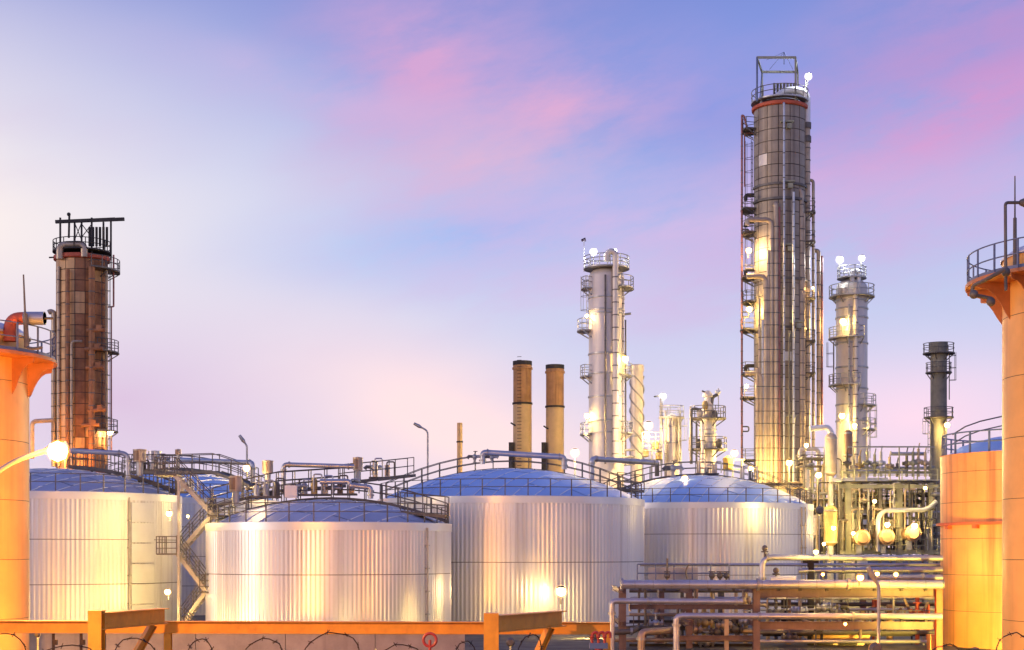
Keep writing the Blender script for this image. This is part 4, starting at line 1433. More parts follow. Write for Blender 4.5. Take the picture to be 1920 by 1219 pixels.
for px, w, Y, ytop, m_ in ((1167, 0.36, 76.5, 1100, 'rackbeam'), (1292, 0.32, 77.5, 1100, 'rackbeam'), (1418, 0.34, 75.2, 1098, 'rackbeam'), (1760, 0.32, 75.2, 1098, 'redring'),
                           (1240, 0.3, 82, 1100, 'rackbeam'), (1520, 0.3, 80, 1050, 'soot'), (1618, 0.3, 82, 1100, 'rackbeam'), (1478, 0.26, 81, 1098, 'vessel'), (1362, 0.22, 76.4, 1160, 'duct')):
    a = P(px, ytop, Y)
    rb_(pr, V3(a.x, Y, 0), a, w, w, m_, 'column')
for (x0, x1, py, hpx, Y, m_) in ((1422, 1764, 1112, 17, 75.6, 'rackbeam'), (1180, 1412, 1138, 9, 76.9, 'rackbeam'), (1422, 1764, 1173, 15, 75.6, 'rackbeam'), (1270, 1412, 1196, 9, 76.2, 'rackbeam'),
                                 (1165, 1290, 1178, 8, 79, 'steel'), (1505, 1535, 1053, 7, 79.8, 'soot'), (1180, 1420, 1212, 10, 79, 'soot'), (1430, 1760, 1190, 6, 79.5, 'soot')):
    rb_(pr, P(x0, py, Y), P(x1, py, Y), 0.2, S(hpx, Y), m_)
for px in (1167, 1292, 1418, 1520, 1618, 1760):
    for py in (1108, 1170):
        rb_(pr, P(px, py, 76), P(px, py, 76) + V3(0, 7, 0), 0.2, 0.26, 'rackbeam', 'cross_beam')
for (a, b) in (((1690, 1140), (1672, 1160)), ((1695, 1122), (1712, 1160)), ((1300, 1118), (1280, 1150)), ((1740, 1130), (1722, 1160))):
    MB().beam(P(*a, 79), P(*b, 79), 0.1, 0.12).build('brace', M['rackbeam'], pr, False)


def rackpipe(label, pts, r, mat, n=14, rad=0.4, flg=()):
    T = thing('rack_pipe', label, 'pipe', pts[0], 'pipes on the pipe rack')
    MB().tube(bend(pts, rad), r, n).build('pipe_run', M[mat], T)
    for (q, d) in flg:
        q = Vector(q)
        d = Vector(d).normalized()
        MB().tube([q - d * 0.06, q + d * 0.06], r * 1.4, n).build('flange', M['galv'], T)
    return T


X1, Z1 = V3(1, 0, 0), V3(0, 0, 1)
rackpipe('thickest grey pipe along the top of the rack with a blind left end', [P(1166, 1096, 74.6), P(1766, 1096, 74.6)], S(8.5, 74.6), 'pipe', 18, 0.4, [(P(1166, 1096, 74.6), X1), (P(1421, 1096, 74.6), X1), (P(1590, 1096, 74.6), X1)])
rackpipe('upper pipe with a tall bend at its left end, above the thickest pipe', [P(1429, 1092, 78), P(1429, 1045, 78), P(1767, 1047, 78)], S(5.5, 78), 'pipe', 16, 0.55, [(P(1439, 1045, 78), X1), (P(1555, 1046, 78), X1), (P(1429, 1085, 78), Z1)])
rackpipe('thin pipe on the second tier dropping down at the left end of the rack', [P(1147, 1300, 74.5), P(1147, 1127, 74.5), P(1392, 1128, 74.5)], S(5.5, 74.5), 'pipe', 14, 0.25, [(P(1147, 1150, 74.5), Z1), (P(1215, 1127, 74.5), X1), (P(1380, 1128, 74.5), X1)])
rackpipe('pipe on the third tier turning down midway along the rack', [P(1268, 1300, 74), P(1268, 1155, 74), P(1766, 1156, 74)], S(6, 74), 'pipe', 16, 0.3, [(P(1268, 1172, 74), Z1), (P(1424, 1156, 74), X1), (P(1600, 1156, 74), X1)])
rackpipe('low pipe bending down behind the lower left of the rack', [P(1202, 1300, 75), P(1202, 1186, 75), P(1262, 1182, 77)], S(7, 75), 'pipebrown', 14, 0.3, [(P(1202, 1198, 75), Z1)])
rackpipe('thin bluish pipe just above the thickest pipe at the far right', [P(1640, 1083, 77), P(1767, 1083, 77)], S(5.5, 77), 'pipe', 12, 0.3, [(P(1730, 1083, 77), X1)])
rackpipe('bluish pipe crossing behind the row of lit rack lamps', [P(1497, 1070, 80), P(1767, 1068, 80)], S(5.5, 80), 'pipe', 12, 0.3, [(P(1580, 1069, 80), X1)])
rackpipe('white insulated stub lying at the left of the tall pipe bend', [P(1444, 1086, 76.4), P(1492, 1086, 76.4)], S(6, 76.4), 'white', 14, 0.3)
rackpipe('dark pipe with a round flange at the lower left of the rack', [P(1150, 1186, 76), P(1186, 1184, 76), P(1196, 1178, 77), P(1260, 1178, 78)], S(5, 76), 'steel', 12, 0.2, [(P(1184, 1184, 76), X1)])
rackpipe('long low pipe near the foot of the rack', [P(1290, 1183, 79), P(1600, 1184, 79)], S(5, 79), 'pipebrown', 12, 0.3)
for px in (1200, 1245, 1330, 1375, 1460, 1500, 1550, 1640, 1690, 1735):
    for py, Y, hgt in ((1106, 74.6, 4), (1163, 74, 4)):
        if py == 1163 and px < 1280:
            continue
        MB().box(P(px, py, Y), (0.12, 0.3, S(hgt, Y))).build('pipe_shoe', M['soot'], pr, False)
for px in range(1190, 1770, 34):
    q = P(px, 1096, 74.6)
    MB().tube([q - V3(0.02, 0, 0), q + V3(0.02, 0, 0)], S(8.9, 74.6), 16).build('jacket_band', M['galv'], pr)
# risers and pumps under the rack, parts of it
rnd = random.Random(11)
for px, m_, r in ((1232, 'rackbeam', .2), (1271, 'steel', .1), (1279, 'steel', .12), (1305, 'duct', .15), (1320, 'vesselyellow', .16), (1336, 'vesselyellow', .17), (1352, 'steel', .22), (1380, 'duct', .12),
                  (1398, 'pipebrown', .16), (1440, 'duct', .14), (1455, 'steel', .12), (1470, 'soot', .2), (1500, 'duct', .12), (1535, 'steel', .14), (1560, 'pipe', .1), (1575, 'pipe', .14), (1640, 'redring', .2), (1668, 'vessel', .22),
                  (1720, 'redring', .14), (1740, 'redring', .12), (1210, 'steel', .09), (1198, 'steel', .09)):
    Y = 79 + rnd.random() * 2.5
    top = 1100 + rnd.choice((0, 0, 18, 34))
    q = P(px, top, Y)
    pts = [V3(q.x, Y, 0.1), q]
    if rnd.random() < 0.5:
        pts.append(q + V3(rnd.choice((-1, 1)) * 0.9, 0, 0))
    MB().tube(bend(pts, 0.3), r * 0.8, 10).build('riser', M[m_], pr)
for px, py, m_ in ((1300, 1180, 'duct'), (1322, 1168, 'vesselyellow'), (1345, 1185, 'steel'), (1358, 1172, 'duct'), (1378, 1180, 'steel'), (1400, 1165, 'pipe'), (1325, 1205, 'pipe'), (1455, 1150, 'steel'), (1545, 1140, 'pipe'), (1570, 1150, 'steel'), (1500, 1145, 'pipe'), (1720, 1150, 'redring'), (1230, 1170, 'pipe'), (1255, 1190, 'steel'), (1480, 1195, 'steel'), (1393, 1126, 'duct')):
    Y = 78.4
    q = P(px, py, Y)
    mb = MB().ball(q, 0.24, 10)
    mb.tube([q - V3(0.42, 0, 0), q + V3(0.42, 0, 0)], 0.13, 8)
    mb.tube([q - V3(0.36, 0, 0), q - V3(0.28, 0, 0)], 0.24, 10)
    mb.tube([q + V3(0.28, 0, 0), q + V3(0.36, 0, 0)], 0.24, 10)
    mb.tube([q, q + V3(0, 0, 0.55)], 0.06, 6)
    mb.arctube(q + V3(0, 0, 0.55), 0.2, 0, 0, 2 * PI, 0.03, 10, 5)
    mb.build('valve', M[m_], pr)
o = railing_run(pr, [P(1195, 1092, 78), P(1367, 1092, 78)], S(34, 78), 0.035, 1.0, 2, 'steelblue', 'railing')
MB().box(P(1280, 1092, 78.4), (4.6, 1.0, 0.08)).build('deck', M['galv'], pr, False)
MB().box(P(1262, 1078, 78.6), (2.6, 0.05, 0.78)).build('kick_plate', M['galv'], pr, False)
for px in (1251, 1335, 1350, 1362):
    q = P(px, 1092, 77.8)
    MB().tube([q, q + V3(0, 0, 0.5 if px != 1251 else 1.25)], 0.06, 6).ball(q + V3(0, 0, 0.35), 0.17).arctube(q + V3(0, 0, 0.55), 0.16, 0, 0, 2 * PI, 0.03, 10, 5).build('valve', M['steel'], pr)
MB().tube(bend([P(1288, 1085, 77.8), P(1285, 1070, 77.8), P(1292, 1058, 77.8)], 0.2), 0.05, 6).build('hose', M['steel'], pr)
for px, py, Y in ((1434, 1038, 78), (1455, 1080, 76.4)):
    q = P(px, py, Y)
    MB().tube([q - V3(0, 0, 0.2), q + V3(0, 0, 0.3)], 0.06, 6).ball(q + V3(0, 0, 0.28), 0.16).arctube(q + V3(0, 0, 0.1), 0.16, 0, 0, 2 * PI, 0.04, 10, 5).build('valve', M['steel'], pr)
for px, py, r, L, c_ in ((1613, 1083, 0.22, 40, SODIUM), (1645, 1076, 0.14, 40, SODIUM), (1680, 1077, 0.14, 40, SODIUM), (1543, 1077, 0.1, 40, SODIUM), (1585, 1170, 0.1, 25, SODIUM), (1530, 1035, 0.16, 120, YEL)):
    lamp(pr, P(px, py, 73.4 if py != 1035 else 77), r, L, c_)
for i, (x0, x1, py, Y, rp, m_) in enumerate(((1180, 1420, 1108, 80, 3.5, 'steel'), (1300, 1764, 1122, 80.5, 3, 'pipe'), (1300, 1764, 1133, 81, 4, 'steel'), (1180, 1420, 1152, 80, 3, 'pipebrown'), (1420, 1764, 1143, 79.6, 2.5, 'pipe'),
                                              (1180, 1420, 1166, 80.6, 3.5, 'soot'), (1420, 1764, 1186, 78.6, 4, 'steel'), (1150, 1420, 1200, 78, 4, 'pipebrown'), (1420, 1764, 1203, 78, 3.5, 'pipe'), (1200, 1764, 1059, 83, 3, 'pipe'), (1500, 1764, 1090, 78, 3, 'pipebrown'))):
    MB().tube([P(x0, py, Y), P(x1, py, Y)], S(rp, Y), 10).build('small_pipe', M[m_], pr)
for i in range(34):
    px = 1185 + i * 17 + rnd.uniform(-5, 5)
    Y = 78 + rnd.random() * 4
    y0 = rnd.choice((1104, 1122, 1140, 1160, 1182))
    MB().tube(bend([P(px, y0 + rnd.choice((24, 40, 70)), Y), P(px, y0, Y), P(px + rnd.choice((-14, 14)), y0, Y)], 0.15), 0.04 + 0.05 * rnd.random(), 8).build('small_pipe', M[rnd.choice(('steel', 'pipe', 'soot', 'pipebrown', 'galv'))], pr)
for x0, x1, py in ((1160, 1300, 1160), (1440, 1590, 1128), (1660, 1750, 1150)):
    railing_run(pr, [P(x0, py + 22, 77.6), P(x1, py + 22, 77.6)], 0.75, 0.025, 0.8, 2, 'steel')
# shed and cabinet below the rack
sh = thing('equipment_shed', 'low beige shed with dark doorway under the right half of the rack', 'shed', P(1570, 1290, 80))
a, b = P(1524, 1194, 80), P(1622, 1194, 80)
MB().box(((a.x + b.x) / 2, 81, a.z / 2), (b.x - a.x - 0.1, 2, a.z)).build('wall', M['duct'], sh, False)
MB().box(((a.x + b.x) / 2, 80.6, a.z - 0.02), (b.x - a.x + 0.2, 2.6, 0.3)).build('lintel', M['cream'], sh, False)
for px in (1545, 1590):
    q = P(px, 1225, 79.95)
    MB().box((q.x, 79.95, 0.36), (0.95, 0.12, 0.7)).build('doorway', M['soot'], sh, False)
cb = thing('control_cabinet', 'orange lit louvred cabinet at the foot of the peach tank', 'cabinet', P(1752, 1290, 76))
a, b = P(1744, 1190, 76), P(1762, 1190, 76)
MB().box(((a.x + b.x) / 2, 76.3, a.z / 2), (b.x - a.x, 0.6, a.z)).build('case', M['peach'], cb, False)
for i in range(5):
    MB().box(((a.x + b.x) / 2, 75.98, a.z - 0.15 - 0.14 * i), ((b.x - a.x) * 0.8, 0.05, 0.07)).build('louvre', M['cream'], cb, False)

# ------------------------------------------------------------------ process structure behind the rack
Yp = 138.0
ps = thing('process_structure', 'pale green steel process structure with exchangers and lamps, right of the rear tank', 'structure', P(1650, 1200, Yp))
for px, w, m_ in ((1590, 10, 'frame'), (1686, 10, 'frame'), (1745, 7, 'frame'), (1575, 5, 'steel'), (1650, 5, 'steel')):
    for Y in ((Yp, Yp + 6) if px != 1575 else (Yp,)):
        a = P(px, 905, Y)
        rb_(ps, V3(a.x, Y, 0), a, S(w, Yp), S(w, Yp), m_, 'column')
for (x0, x1, py, h, Y, m_) in ((1570, 1760, 912, 7, Yp - .3, 'frame'), (1570, 1760, 905, 5, Yp + 6, 'frame'), (1560, 1665, 899, 6, Yp - .5, 'pipe'), (1575, 1750, 886, 5, Yp - .2, 'frame'),
                               (1590, 1752, 838, 2.5, Yp, 'galv'), (1575, 1760, 1035, 8, Yp - .2, 'frame'), (1535, 1760, 1030, 6, Yp + 6, 'frame'), (1600, 1745, 971, 4, Yp + 3, 'frame')):
    rb_(ps, P(x0, py, Y), P(x1, py, Y), 0.25, S(h, Y), m_)
for px in (1578, 1600, 1625, 1660, 1686, 1720, 1745):
    MB().beam(P(px, 838 if px in (1600, 1686, 1745) else 872, Yp), P(px, 900, Yp), 0.1, 0.1).build('post', M['frame'], ps, False)
MB().box(P(1663, 903, Yp + 3), (9.0, 5.6, 0.12)).build('deck', M['galv'], ps, False)
MB().box(P(1650, 1036, Yp + 3), (10.6, 5.6, 0.15)).build('deck', M['galv'], ps, False)
for y_ in (Yp - 0.6,):
    railing_run(ps, [P(1580, 902, y_), P(1758, 902, y_)], 1.1, 0.045, 1.1, 2, 'frame')
    railing_run(ps, [P(1600, 1034, y_), P(1758, 1034, y_)], 1.1, 0.045, 1.0, 2, 'frame')
rnd = random.Random(21)
for i, px in enumerate((1588, 1601, 1612, 1626, 1640, 1652, 1668, 1682, 1700, 1712, 1722, 1735, 1744)):
    q = P(px, 894, Yp + 0.5 + rnd.random() * 2)
    h = 1.2 + rnd.random() * 1.5
    mb = MB().tube([q, q + V3(0, 0, h)], 0.13, 8)
    mb.ball(q + V3(0, 0, h * 0.55), 0.3, 10)
    mb.tube([q + V3(-0.4, 0, h * 0.55), q + V3(0.4, 0, h * 0.55)], 0.18, 8)
    mb.tube([q + V3(0, 0, h), q + V3(0.12, 0, h + 0.55)], 0.06, 6)
    mb.build('valve', M[rnd.choice(('frame', 'pipe', 'steel', 'duct', 'vesselyellow'))], ps)
for (x0, x1, py, Y) in ((1590, 1700, 884, Yp + 1.5), (1610, 1750, 878, Yp + 2.2), (1670, 1735, 851, Yp + 1)):
    MB().tube([P(x0, py, Y), P(x1, py, Y)], 0.17, 10).build('pipe', M['pipe'], ps)
# vessels
def vessel(px, y0, y1, wpx, Y, mat, name='drum'):
    a, b = P(px, y1, Y), P(px, y0, Y)
    r = S(wpx / 2, Y)
    h = b.z - a.z
    MB().lathe(a, [(0.01, 0), (r * 0.6, 0.08 * h * 0.5), (r, 0.1 * h), (r, 0.9 * h), (r * 0.8, 0.96 * h), (r * 0.3, h), (0.01, h)], 24).build(name, M[mat], ps)
    for t in (0.12, 0.88):
        MB().lathe(a + V3(0, 0, h * t), [(r, -0.06), (r * 1.07, -0.05), (r * 1.07, 0.05), (r, 0.06)], 24).build('band', M['galv'], ps)
    MB().tube([V3(a.x, Y, 0), a + V3(0, 0, 0.15 * h)], r * 0.5, 10).build('skirt', M['galv'], ps)


vessel(1558, 812, 896, 22, Yp, 'duct')
vessel(1557, 948, 1026, 25, Yp - 1, 'vesselyellow')
for py, x0, x1 in ((938, 1508, 1580), (972, 1598, 1756), (1000, 1512, 1575), (860, 1500, 1545), (925, 1690, 1756)):
    MB().box(P((x0 + x1) / 2, py, Yp + 2), (S(x1 - x0, Yp), 2.4, 0.1)).build('deck', M['steel'], ps, False)
    railing_run(ps, [P(x0, py, Yp + 0.8), P(x1, py, Yp + 0.8)], 1.05, 0.04, 0.9, 2, 'galv')
for px in (1508, 1522, 1545, 1578, 1605, 1670, 1705, 1730, 1756):
    MB().beam(V3(P(px, 900, Yp + 1).x, Yp + 1, 0), P(px, 855 if px < 1560 else 905, Yp + 1), 0.16, 0.16).build('column', M['frame' if px % 2 else 'steel'], ps, False)
vessel(1590, 806, 860, 16, Yp + 5, 'vessel')
vessel(1513, 862, 905, 10, Yp + 2, 'colwhite')
vessel(1530, 965, 1010, 12, Yp + 1, 'colwhite')
for px, py, r, m_ in ((1617, 1008, 14, 'vessel'), (1663, 1007, 14, 'vessel'), (1712, 1000, 14, 'vessel')):
    q = P(px, py, Yp - 2)
    rr = S(r, Yp)
    MB().tube([q, q + V3(0, 5, 0)], rr * 0.95, 22).build('exchanger', M[m_], ps)
    MB().tube([q + V3(0, -0.1, 0), q + V3(0, 0.1, 0)], rr * 1.08, 22).build('channel_flange', M['vessel'], ps)
    MB().tube([q + V3(0, -0.3, 0), q + V3(0, -0.1, 0)], [rr * 0.7, rr * 0.98], 22).build('end_cover', M[m_], ps)
    MB().box(q + V3(0, 1.5, -rr - 0.35), (0.5, 0.3, 0.9)).build('saddle', M['galv'], ps, False)
MB().tube(bend([P(1646, 1034, Yp - 1.5), P(1646, 957, Yp - 1.5), P(1738, 956, Yp - 1.5), P(1756, 940, Yp - 1.5)], 1.2, 8), 0.21, 14).build('pipe', M['pipe'], ps)
rnd = random.Random(5)
MT = ['pipe', 'frame', 'galv', 'pipebrown', 'duct', 'vesselyellow', 'steel', 'colwhite', 'steel', 'soot']
for i in range(150):
    px = 1504 + rnd.random() * 254
    Y = Yp + 0.5 + rnd.random() * 8
    y0 = rnd.choice((905, 915, 925, 940, 960, 985)) - (rnd.choice((0, 20, 45)) if px < 1560 else 0)
    y1 = 1040
    q, e = P(px, y0, Y), P(px, y1, Y)
    pts = [e, q]
    if rnd.random() < 0.65:
        pts.append(q + V3(rnd.choice((-1, 1)) * (0.6 + 1.6 * rnd.random()), 0, 0))
        if rnd.random() < 0.5:
            pts.append(pts[-1] + V3(0, 0, -1.0 - rnd.random() * 2.5))
    MB().tube(bend(pts, 0.35), 0.045 + 0.10 * rnd.random() ** 2, 8).build('pipe', M[rnd.choice(MT)], ps)
for i in range(52):
    py = 918 + rnd.random() * 115
    x0 = 1506 + rnd.random() * 200
    Y = Yp + 1 + rnd.random() * 7
    MB().tube([P(x0, py, Y), P(min(1762, x0 + 25 + rnd.random() * 80), py, Y)], 0.04 + 0.09 * rnd.random(), 8).build('pipe', M[rnd.choice(MT)], ps)
for i in range(44):
    px, py, Y = 1506 + rnd.random() * 250, 925 + rnd.random() * 105, Yp - 0.3 + rnd.random() * 5
    q = P(px, py, Y)
    mb = MB().ball(q, 0.26, 8).tube([q - V3(0.4, 0, 0), q + V3(0.4, 0, 0)], 0.16, 8).tube([q, q + V3(0, 0, 0.6)], 0.06, 6)
    mb.arctube(q + V3(0, 0, 0.6), 0.2, 0, 0, 2 * PI, 0.035, 10, 5)
    mb.build('valve', M[rnd.choice(MT)], ps)
for i in range(56):
    px = 1504 + rnd.random() * 252
    Y = Yp - 1.2 + rnd.random() * 1.5
    y0 = rnd.choice((905, 918, 940, 955, 975, 990))
    pts = [P(px, y0 + 25 + rnd.random() * 60, Y), P(px, y0, Y), P(px + rnd.choice((-16, -9, 10, 20)), y0, Y)]
    MB().tube(bend(pts, 0.25), 0.035 + 0.06 * rnd.random(), 8).build('pipe', M[rnd.choice(('steel', 'soot', 'pipebrown', 'galv', 'steel', 'duct'))], ps)
for i in range(6):
    px = 1515 + i * 9
    MB().tube(bend([P(px, 925, Yp + 1), P(px, 870 + 8 * (i % 3), Yp + 1), P(px + rnd.choice((-12, 12)), 870 + 8 * (i % 3), Yp + 1)], 0.4), 0.12 + 0.03 * (i % 3), 8).build('pipe', M[MT[i]], ps)
MB().tube(bend([P(1500, 858, Yp + 3), P(1500, 842, Yp + 3), P(1535, 842, Yp + 3), P(1535, 900, Yp + 3)], 0.5), 0.2, 10).build('pipe', M['colwhite'], ps)
MB().tube(bend([P(1518, 804, Yp + 6), P(1552, 800, Yp + 6), P(1560, 815, Yp + 6)], 0.5), 0.28, 10).build('pipe', M['white'], ps)
platform(ps, P(1520, 1200, Yp + 2) * 1.0 - V3(0, 0, P(1520, 1200, Yp + 2).z), 0.3, 1.4, zz(872, Yp), 180, 360, 1.0, 'steel', 0.04)
for px, py, r, L, c_ in ((1715, 986, 0.36, 70, YEL), (1664, 984, 0.32, 70, YEL), (1563, 990, 0.26, 60, YEL), (1535, 891, 0.36, 70, YEL), (1512, 835, 0.25, 60, YEL), (1640, 940, 0.22, 80, YEL), (1600, 1000, 0.22, 80, YEL), (1735, 915, 0.2, 60, YEL), (1545, 1020, 0.2, 60, YEL)):
    lamp(ps, P(px, py, Yp - 2.6), r, L, c_)

# ------------------------------------------------------------------ orange height gantry in the foreground
Yg = 31.0
g = thing('height_gantry', 'orange painted steel height gantry across the foreground', 'gantry', V3(0, 33, 0))


def hpost(px0, px1, ytop, Y, depth=0.3):
    a, b = P(px0, ytop, Y), P(px1, ytop, Y)
    w = b.x - a.x
    mb = MB()
    cx = (a.x + b.x) / 2
    mb.box((cx, Y, a.z / 2), (w, 0.03, a.z))
    mb.box((cx, Y + depth, a.z / 2), (w, 0.03, a.z))
    mb.box((cx, Y + depth / 2, a.z / 2), (0.03, depth - 0.03, a.z))
    mb.box((cx, Y + depth / 2, a.z + 0.01), (w, depth + 0.03, 0.02))
    return mb.build('post', M['orange'], g, False)


for x0, x1, yt in ((165, 190, 1147), (907, 935, 1152)):
    hpost(x0, x1, yt, Yg)
    hh = S(32, Yg)
    a = P(x1 - 8, yt + 18, Yg + 0.2)
    e = V3(P(x1 + 118, 1100, Yg + 2.8).x, Yg + 2.8, a.z)
    MB().ibeam(a, e, 0.26, hh, 0.022).build('top_beam', M['orange'], g, False)
    m1 = a + (e - a) * 0.82
    ft = P(x1 + 30, 1290, Yg + 1.0)
    MB().ibeam(m1 - V3(0, 0, hh / 2), V3(m1.x - 1.35, m1.y - 1.2, m1.z - 3.0), 0.16, 0.16, 0.02).build('brace', M['orange'], g, False)
    gp = MB()
    gp.add([a + V3(0.02, 0.1, -hh * 0.45), a + V3(0.25, 0.35, hh * 0.0), a + V3(0.02, 0.1, hh * 0.45), a + V3(0.02, 0.13, -hh * 0.45), a + V3(0.25, 0.38, 0), a + V3(0.02, 0.13, hh * 0.45)], [(0, 1, 2), (5, 4, 3), (0, 3, 4, 1), (1, 4, 5, 2), (2, 5, 3, 0)])
    gp.build('gusset', M['orange'], g, False)
ra, rb2 = P(-60, 1175, 34.2), P(1144, 1178, 34.2)
MB().ibeam(ra, rb2, 0.22, S(23, 34.2), 0.02).build('rail', M['orange'], g, False)
for px in (-40, 315, 1138):
    q = P(px, 1188, 34.2)
    MB().ibeam(V3(q.x, 34.2, 0), q, 0.16, 0.16, 0.02).build('rail_post', M['orange'], g, False)
for px in (100, 152):
    q = P(px, 1188, 34.2)
    MB().tube([q, q - V3(0, 0, 0.42)], 0.035, 8).box(q - V3(-0.05, 0, 0.2), (0.08, 0.08, 0.12)).build('hanger', M['wire'], g)

# ------------------------------------------------------------------ barbed wire on the dike fence
def coil(label, px0, px1, seed, Y=14.0):
    rnd = random.Random(seed)
    x0, x1 = (px0 - CX) / F * Y, (px1 - CX) / F * Y
    T = thing('barbed_wire_fence', label, 'fence', V3((x0 + x1) / 2, Y, 2.6))
    n = int((x1 - x0) / 0.62 * 22)
    pts = []
    for i in range(n + 1):
        t = i / 22 * 2 * PI
        rr = 0.225 + 0.045 * math.sin(t * 0.37 + seed) + 0.02 * rnd.random()
        pts.append(V3(x0 + (x1 - x0) * i / n + (0.3 + 0.09 * math.sin(t * 0.23)) * math.cos(t), Y + rr * math.cos(t) * 0.8, 3.95 + rr * math.sin(t) + 0.03 * math.sin(t * 0.21 + seed)))
    MB().tube(pts, 0.0055, 5).build('coil', M['wire'], T)
    bb = MB()
    for i in range(0, len(pts) - 1, 2):
        p = pts[i]
        for k in range(2):
            d = V3(rnd.uniform(-1, 1), rnd.uniform(-1, 1), rnd.uniform(-1, 1)).normalized() * 0.03
            bb.beam(p - d, p + d, 0.005, 0.005)
        bb.ball(p, 0.009, 5)
    bb.build('barbs', M['wire'], T)['kind'] = 'stuff'
    for k, z in enumerate((3.76, 3.4, 3.0)):
        MB().tube([V3(x0, Y, z), V3(x1, Y, z)], 0.005, 5).build('strand', M['wire'], T)
    x = x0 + 0.2
    while x < x1:
        MB().tube([V3(x, Y, 2.55), V3(x, Y, 3.8)], 0.03, 8).build('post', M['galv'], T)
        x += 1.6
    return T


coil('rusty barbed wire fence along the bottom edge, left and centre', -30, 1090, 2)
coil('short barbed wire coil below the peach tank in the right corner', 1745, 1960, 5)

# ------------------------------------------------------------------ lamps on posts
def street_lamp(label, base, pts, head, r, L, col, tilt=0.0, mat='galv', hs=1.0):
    T = thing('street_lamp', label, 'lamp', base)
    MB().tube(bend([base] + pts + [head], 0.9, 8), [0.075] * len(bend([base] + pts + [head], 0.9, 8)), 10).build('pole', M[mat], T)
    h = Vector(head)
    d = (h - Vector(pts[-1])).normalized()
    MB().tube([h - d * 0.12, h + d * 0.15 * hs, h + d * 0.62 * hs], [0.07, 0.15 * hs, 0.11 * hs], 10).build('lamp_head', M[mat], T)
    if L:
        q = h + d * 0.36 * hs + V3(0, -0.1, -0.13 * hs)
        MB().lathe(q, [(0.01, -r), (r * 0.75, -r * 0.65), (r, 0), (r * 0.75, r * 0.65), (0.01, r)], 12).build('bulb', em(col, L * LK), T)
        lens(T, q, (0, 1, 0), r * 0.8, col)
    return T


street_lamp('lit sodium street lamp on a curved arm beside the left cream column', V3(-19.5, 44, 0), [P(-90, 980, 44), P(-20, 895, 44), P(30, 862, 44)], P(88, 845, 44), 0.30, 420, SODIUM)
street_lamp('unlit lamp post above the middle tank, left of the thin vent pipe', col_at(802, 118), [P(802, 808, 118)], P(789, 801, 118), 0.1, 0, WARM)
street_lamp('unlit lamp post above the long pale pipe near the stair', col_at(463, 112), [P(463, 836, 112)], P(458, 829, 112), 0.1, 0, WARM)
street_lamp('thin lamp pole in front of the pipe rack with its light at the bottom edge', V3(P(1647, 1219, 66).x, 66, 0), [P(1648, 1100, 66)], P(1640, 1086, 66), 0.1, 0, WARM)


def flood(label, px, py, Y, r, L, col, face=(0, 1, 0)):
    """floodlight on a short post"""
    p = P(px, py, Y)
    T = thing('floodlight', label, 'floodlight', V3(p.x, Y, 0))
    MB().tube([V3(p.x, Y, 0), V3(p.x, Y, p.z - r)], 0.05, 8).build('post', M['galv'], T)
    d = Vector(face).normalized()
    MB().tube([p - d * r * 1.6, p - d * r * 0.5], [r * 0.7, r * 1.1], 12).build('housing', M['steel'], T)
    MB().ball(p, r * BS, 12).build('bulb', em(col, L * LK / BS ** 2), T)
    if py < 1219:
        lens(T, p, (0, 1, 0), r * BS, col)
    return T


flood('small lit floodlight on a thin post at the foot of the left tank', 71, 1190, 62, 0.11, 160, WARM)
flood('lit floodlight at the foot of the left tank, below the gantry beam', 160, 1193, 83, 0.22, 120, SODIUM)
flood('lit floodlight low between the left tank and the stair', 300, 1192, 84, 0.26, 60, YEL)
flood('lit floodlight at the foot of the front tank, left of centre', 520, 1203, 76, 0.2, 45, SODIUM)
flood('lit floodlight at the foot of the front tank, right of centre', 712, 1200, 77, 0.22, 36, YEL)
flood('lit floodlight just right of the second gantry post', 957, 1204, 72, 0.2, 8, YEL)
flood('lit floodlight near the foot of the middle tank by the red manifold', 1112, 1192, 86, 0.26, 85, YEL)
flood('floodlight on a tall post at the right edge of the rear tank', 1536, 957, 112, 0.3, 55, YEL)
flood('bright floodlight at the bottom edge below the lamp pole', 1640, 1216, 66, 0.26, 50, SODIUM)
pf = flood('shaded floodlight close to the foot of the peach tank', 1826, 1226, 69, 0.3, 470, (1.0, 0.68, 0.10))
q = P(1826, 1226, 69)
MB().box(q + V3(-0.42, 0.35, -0.02), (0.04, 1.3, 0.5)).box(q + V3(0.1, -0.42, -0.02), (1.1, 0.04, 0.5)).build('added_shield', M['soot'], pf, False)  # added unseen shield, keeps this floodlight off the pipe rack
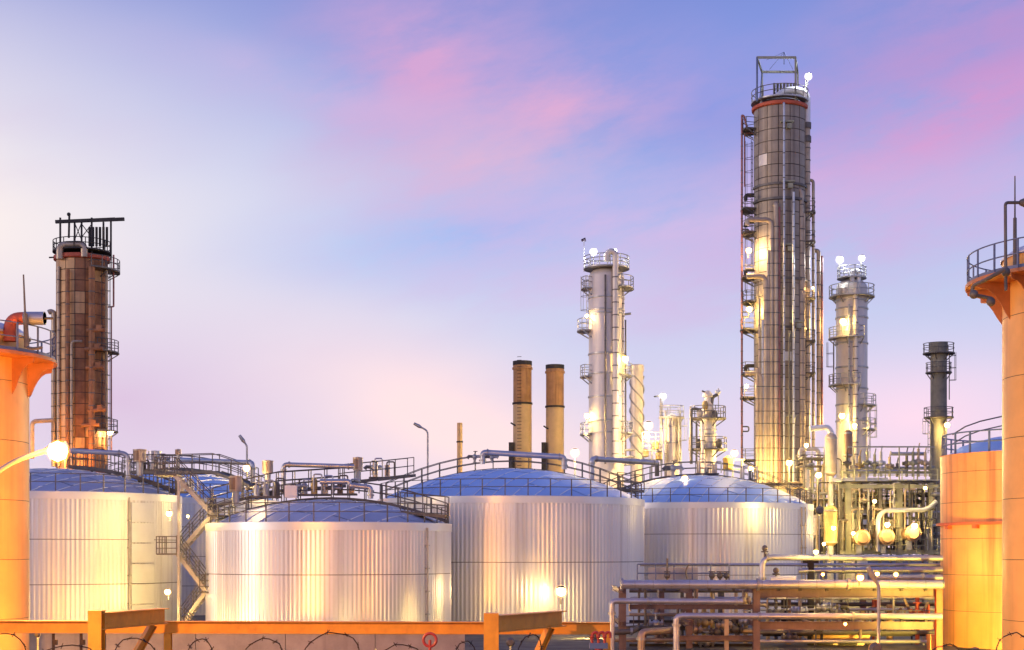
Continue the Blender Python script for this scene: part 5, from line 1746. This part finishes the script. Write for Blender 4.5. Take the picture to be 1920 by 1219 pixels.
flood('floodlight in the yard before the left cream column', 10, 1262, 50, 0.3, 520, SODIUM)
flood('floodlight at the foot of the right cream column', 1965, 1262, 50, 0.25, 130, SODIUM)
street_lamp('dike road street lamp left of the picture', V3(-13, 20, 1.8), [V3(-13, 20, 8)], V3(-11.6, 20.6, 8.8), 0.25, 820, (1.0, 0.46, 0.10))
# wall lamps of the tanks
lamp(t1, P(317, 963, 92.8), 0.24, 120, YEL)
lamp(t1, P(314, 1110, 92.8), 0.24, 120, YEL)
lamp(t3, P(1052, 1109, 95.5), 0.42, 20, WARM)
lamp(t4, P(1284, 897, 121), 0.3, 6, WARM)
lamp(t2, P(462, 878, 93), 0.26, 40, WARM)
lamp(t2, P(395, 1000, 89.6), 0.1, 60, YEL)
lamp(st, P(352, 968, 88.6), 0.1, 90, YEL)

# ------------------------------------------------------------------ small red fittings
hy = thing('hydrant_manifold', 'red fire hydrant manifold at the right end of the gantry', 'hydrant', V3(P(1122, 1219, 33).x, 33, 0))
q = P(1122, 1215, 33)
MB().tube([V3(q.x, 33, 0), q], 0.09, 10).build('standpipe', M['redpaint'], hy)
MB().box(q + V3(0, 0, 0.05), (0.4, 0.2, 0.12)).build('manifold', M['steelblue'], hy, False)
for dx in (-0.14, 0.0, 0.14):
    MB().tube(bend([q + V3(dx, 0, 0.08), q + V3(dx, 0, 0.32), q + V3(dx + 0.12, 0, 0.36), q + V3(dx + 0.12, 0, 0.22)], 0.06), 0.032, 8).build('outlet', M['redpaint'], hy)
    MB().ball(q + V3(dx, 0, 0.25), 0.05, 8).build('cap', M['redpaint'], hy)
hw = thing('handwheel_valve', 'red handwheel on a stem at the bottom edge before the front tank', 'valve', V3(P(806, 1219, 30).x, 30, 0))
q = P(806, 1200, 30)
MB().tube([V3(q.x, 30, 0), q], 0.03, 8).build('stem', M['redpaint'], hw)
ringp = [q + V3(math.cos(i * PI / 10) * 0.13, 0, math.sin(i * PI / 10) * 0.13) for i in range(21)]
MB().tube(ringp, 0.03, 8).build('wheel', M['redpaint'], hw)
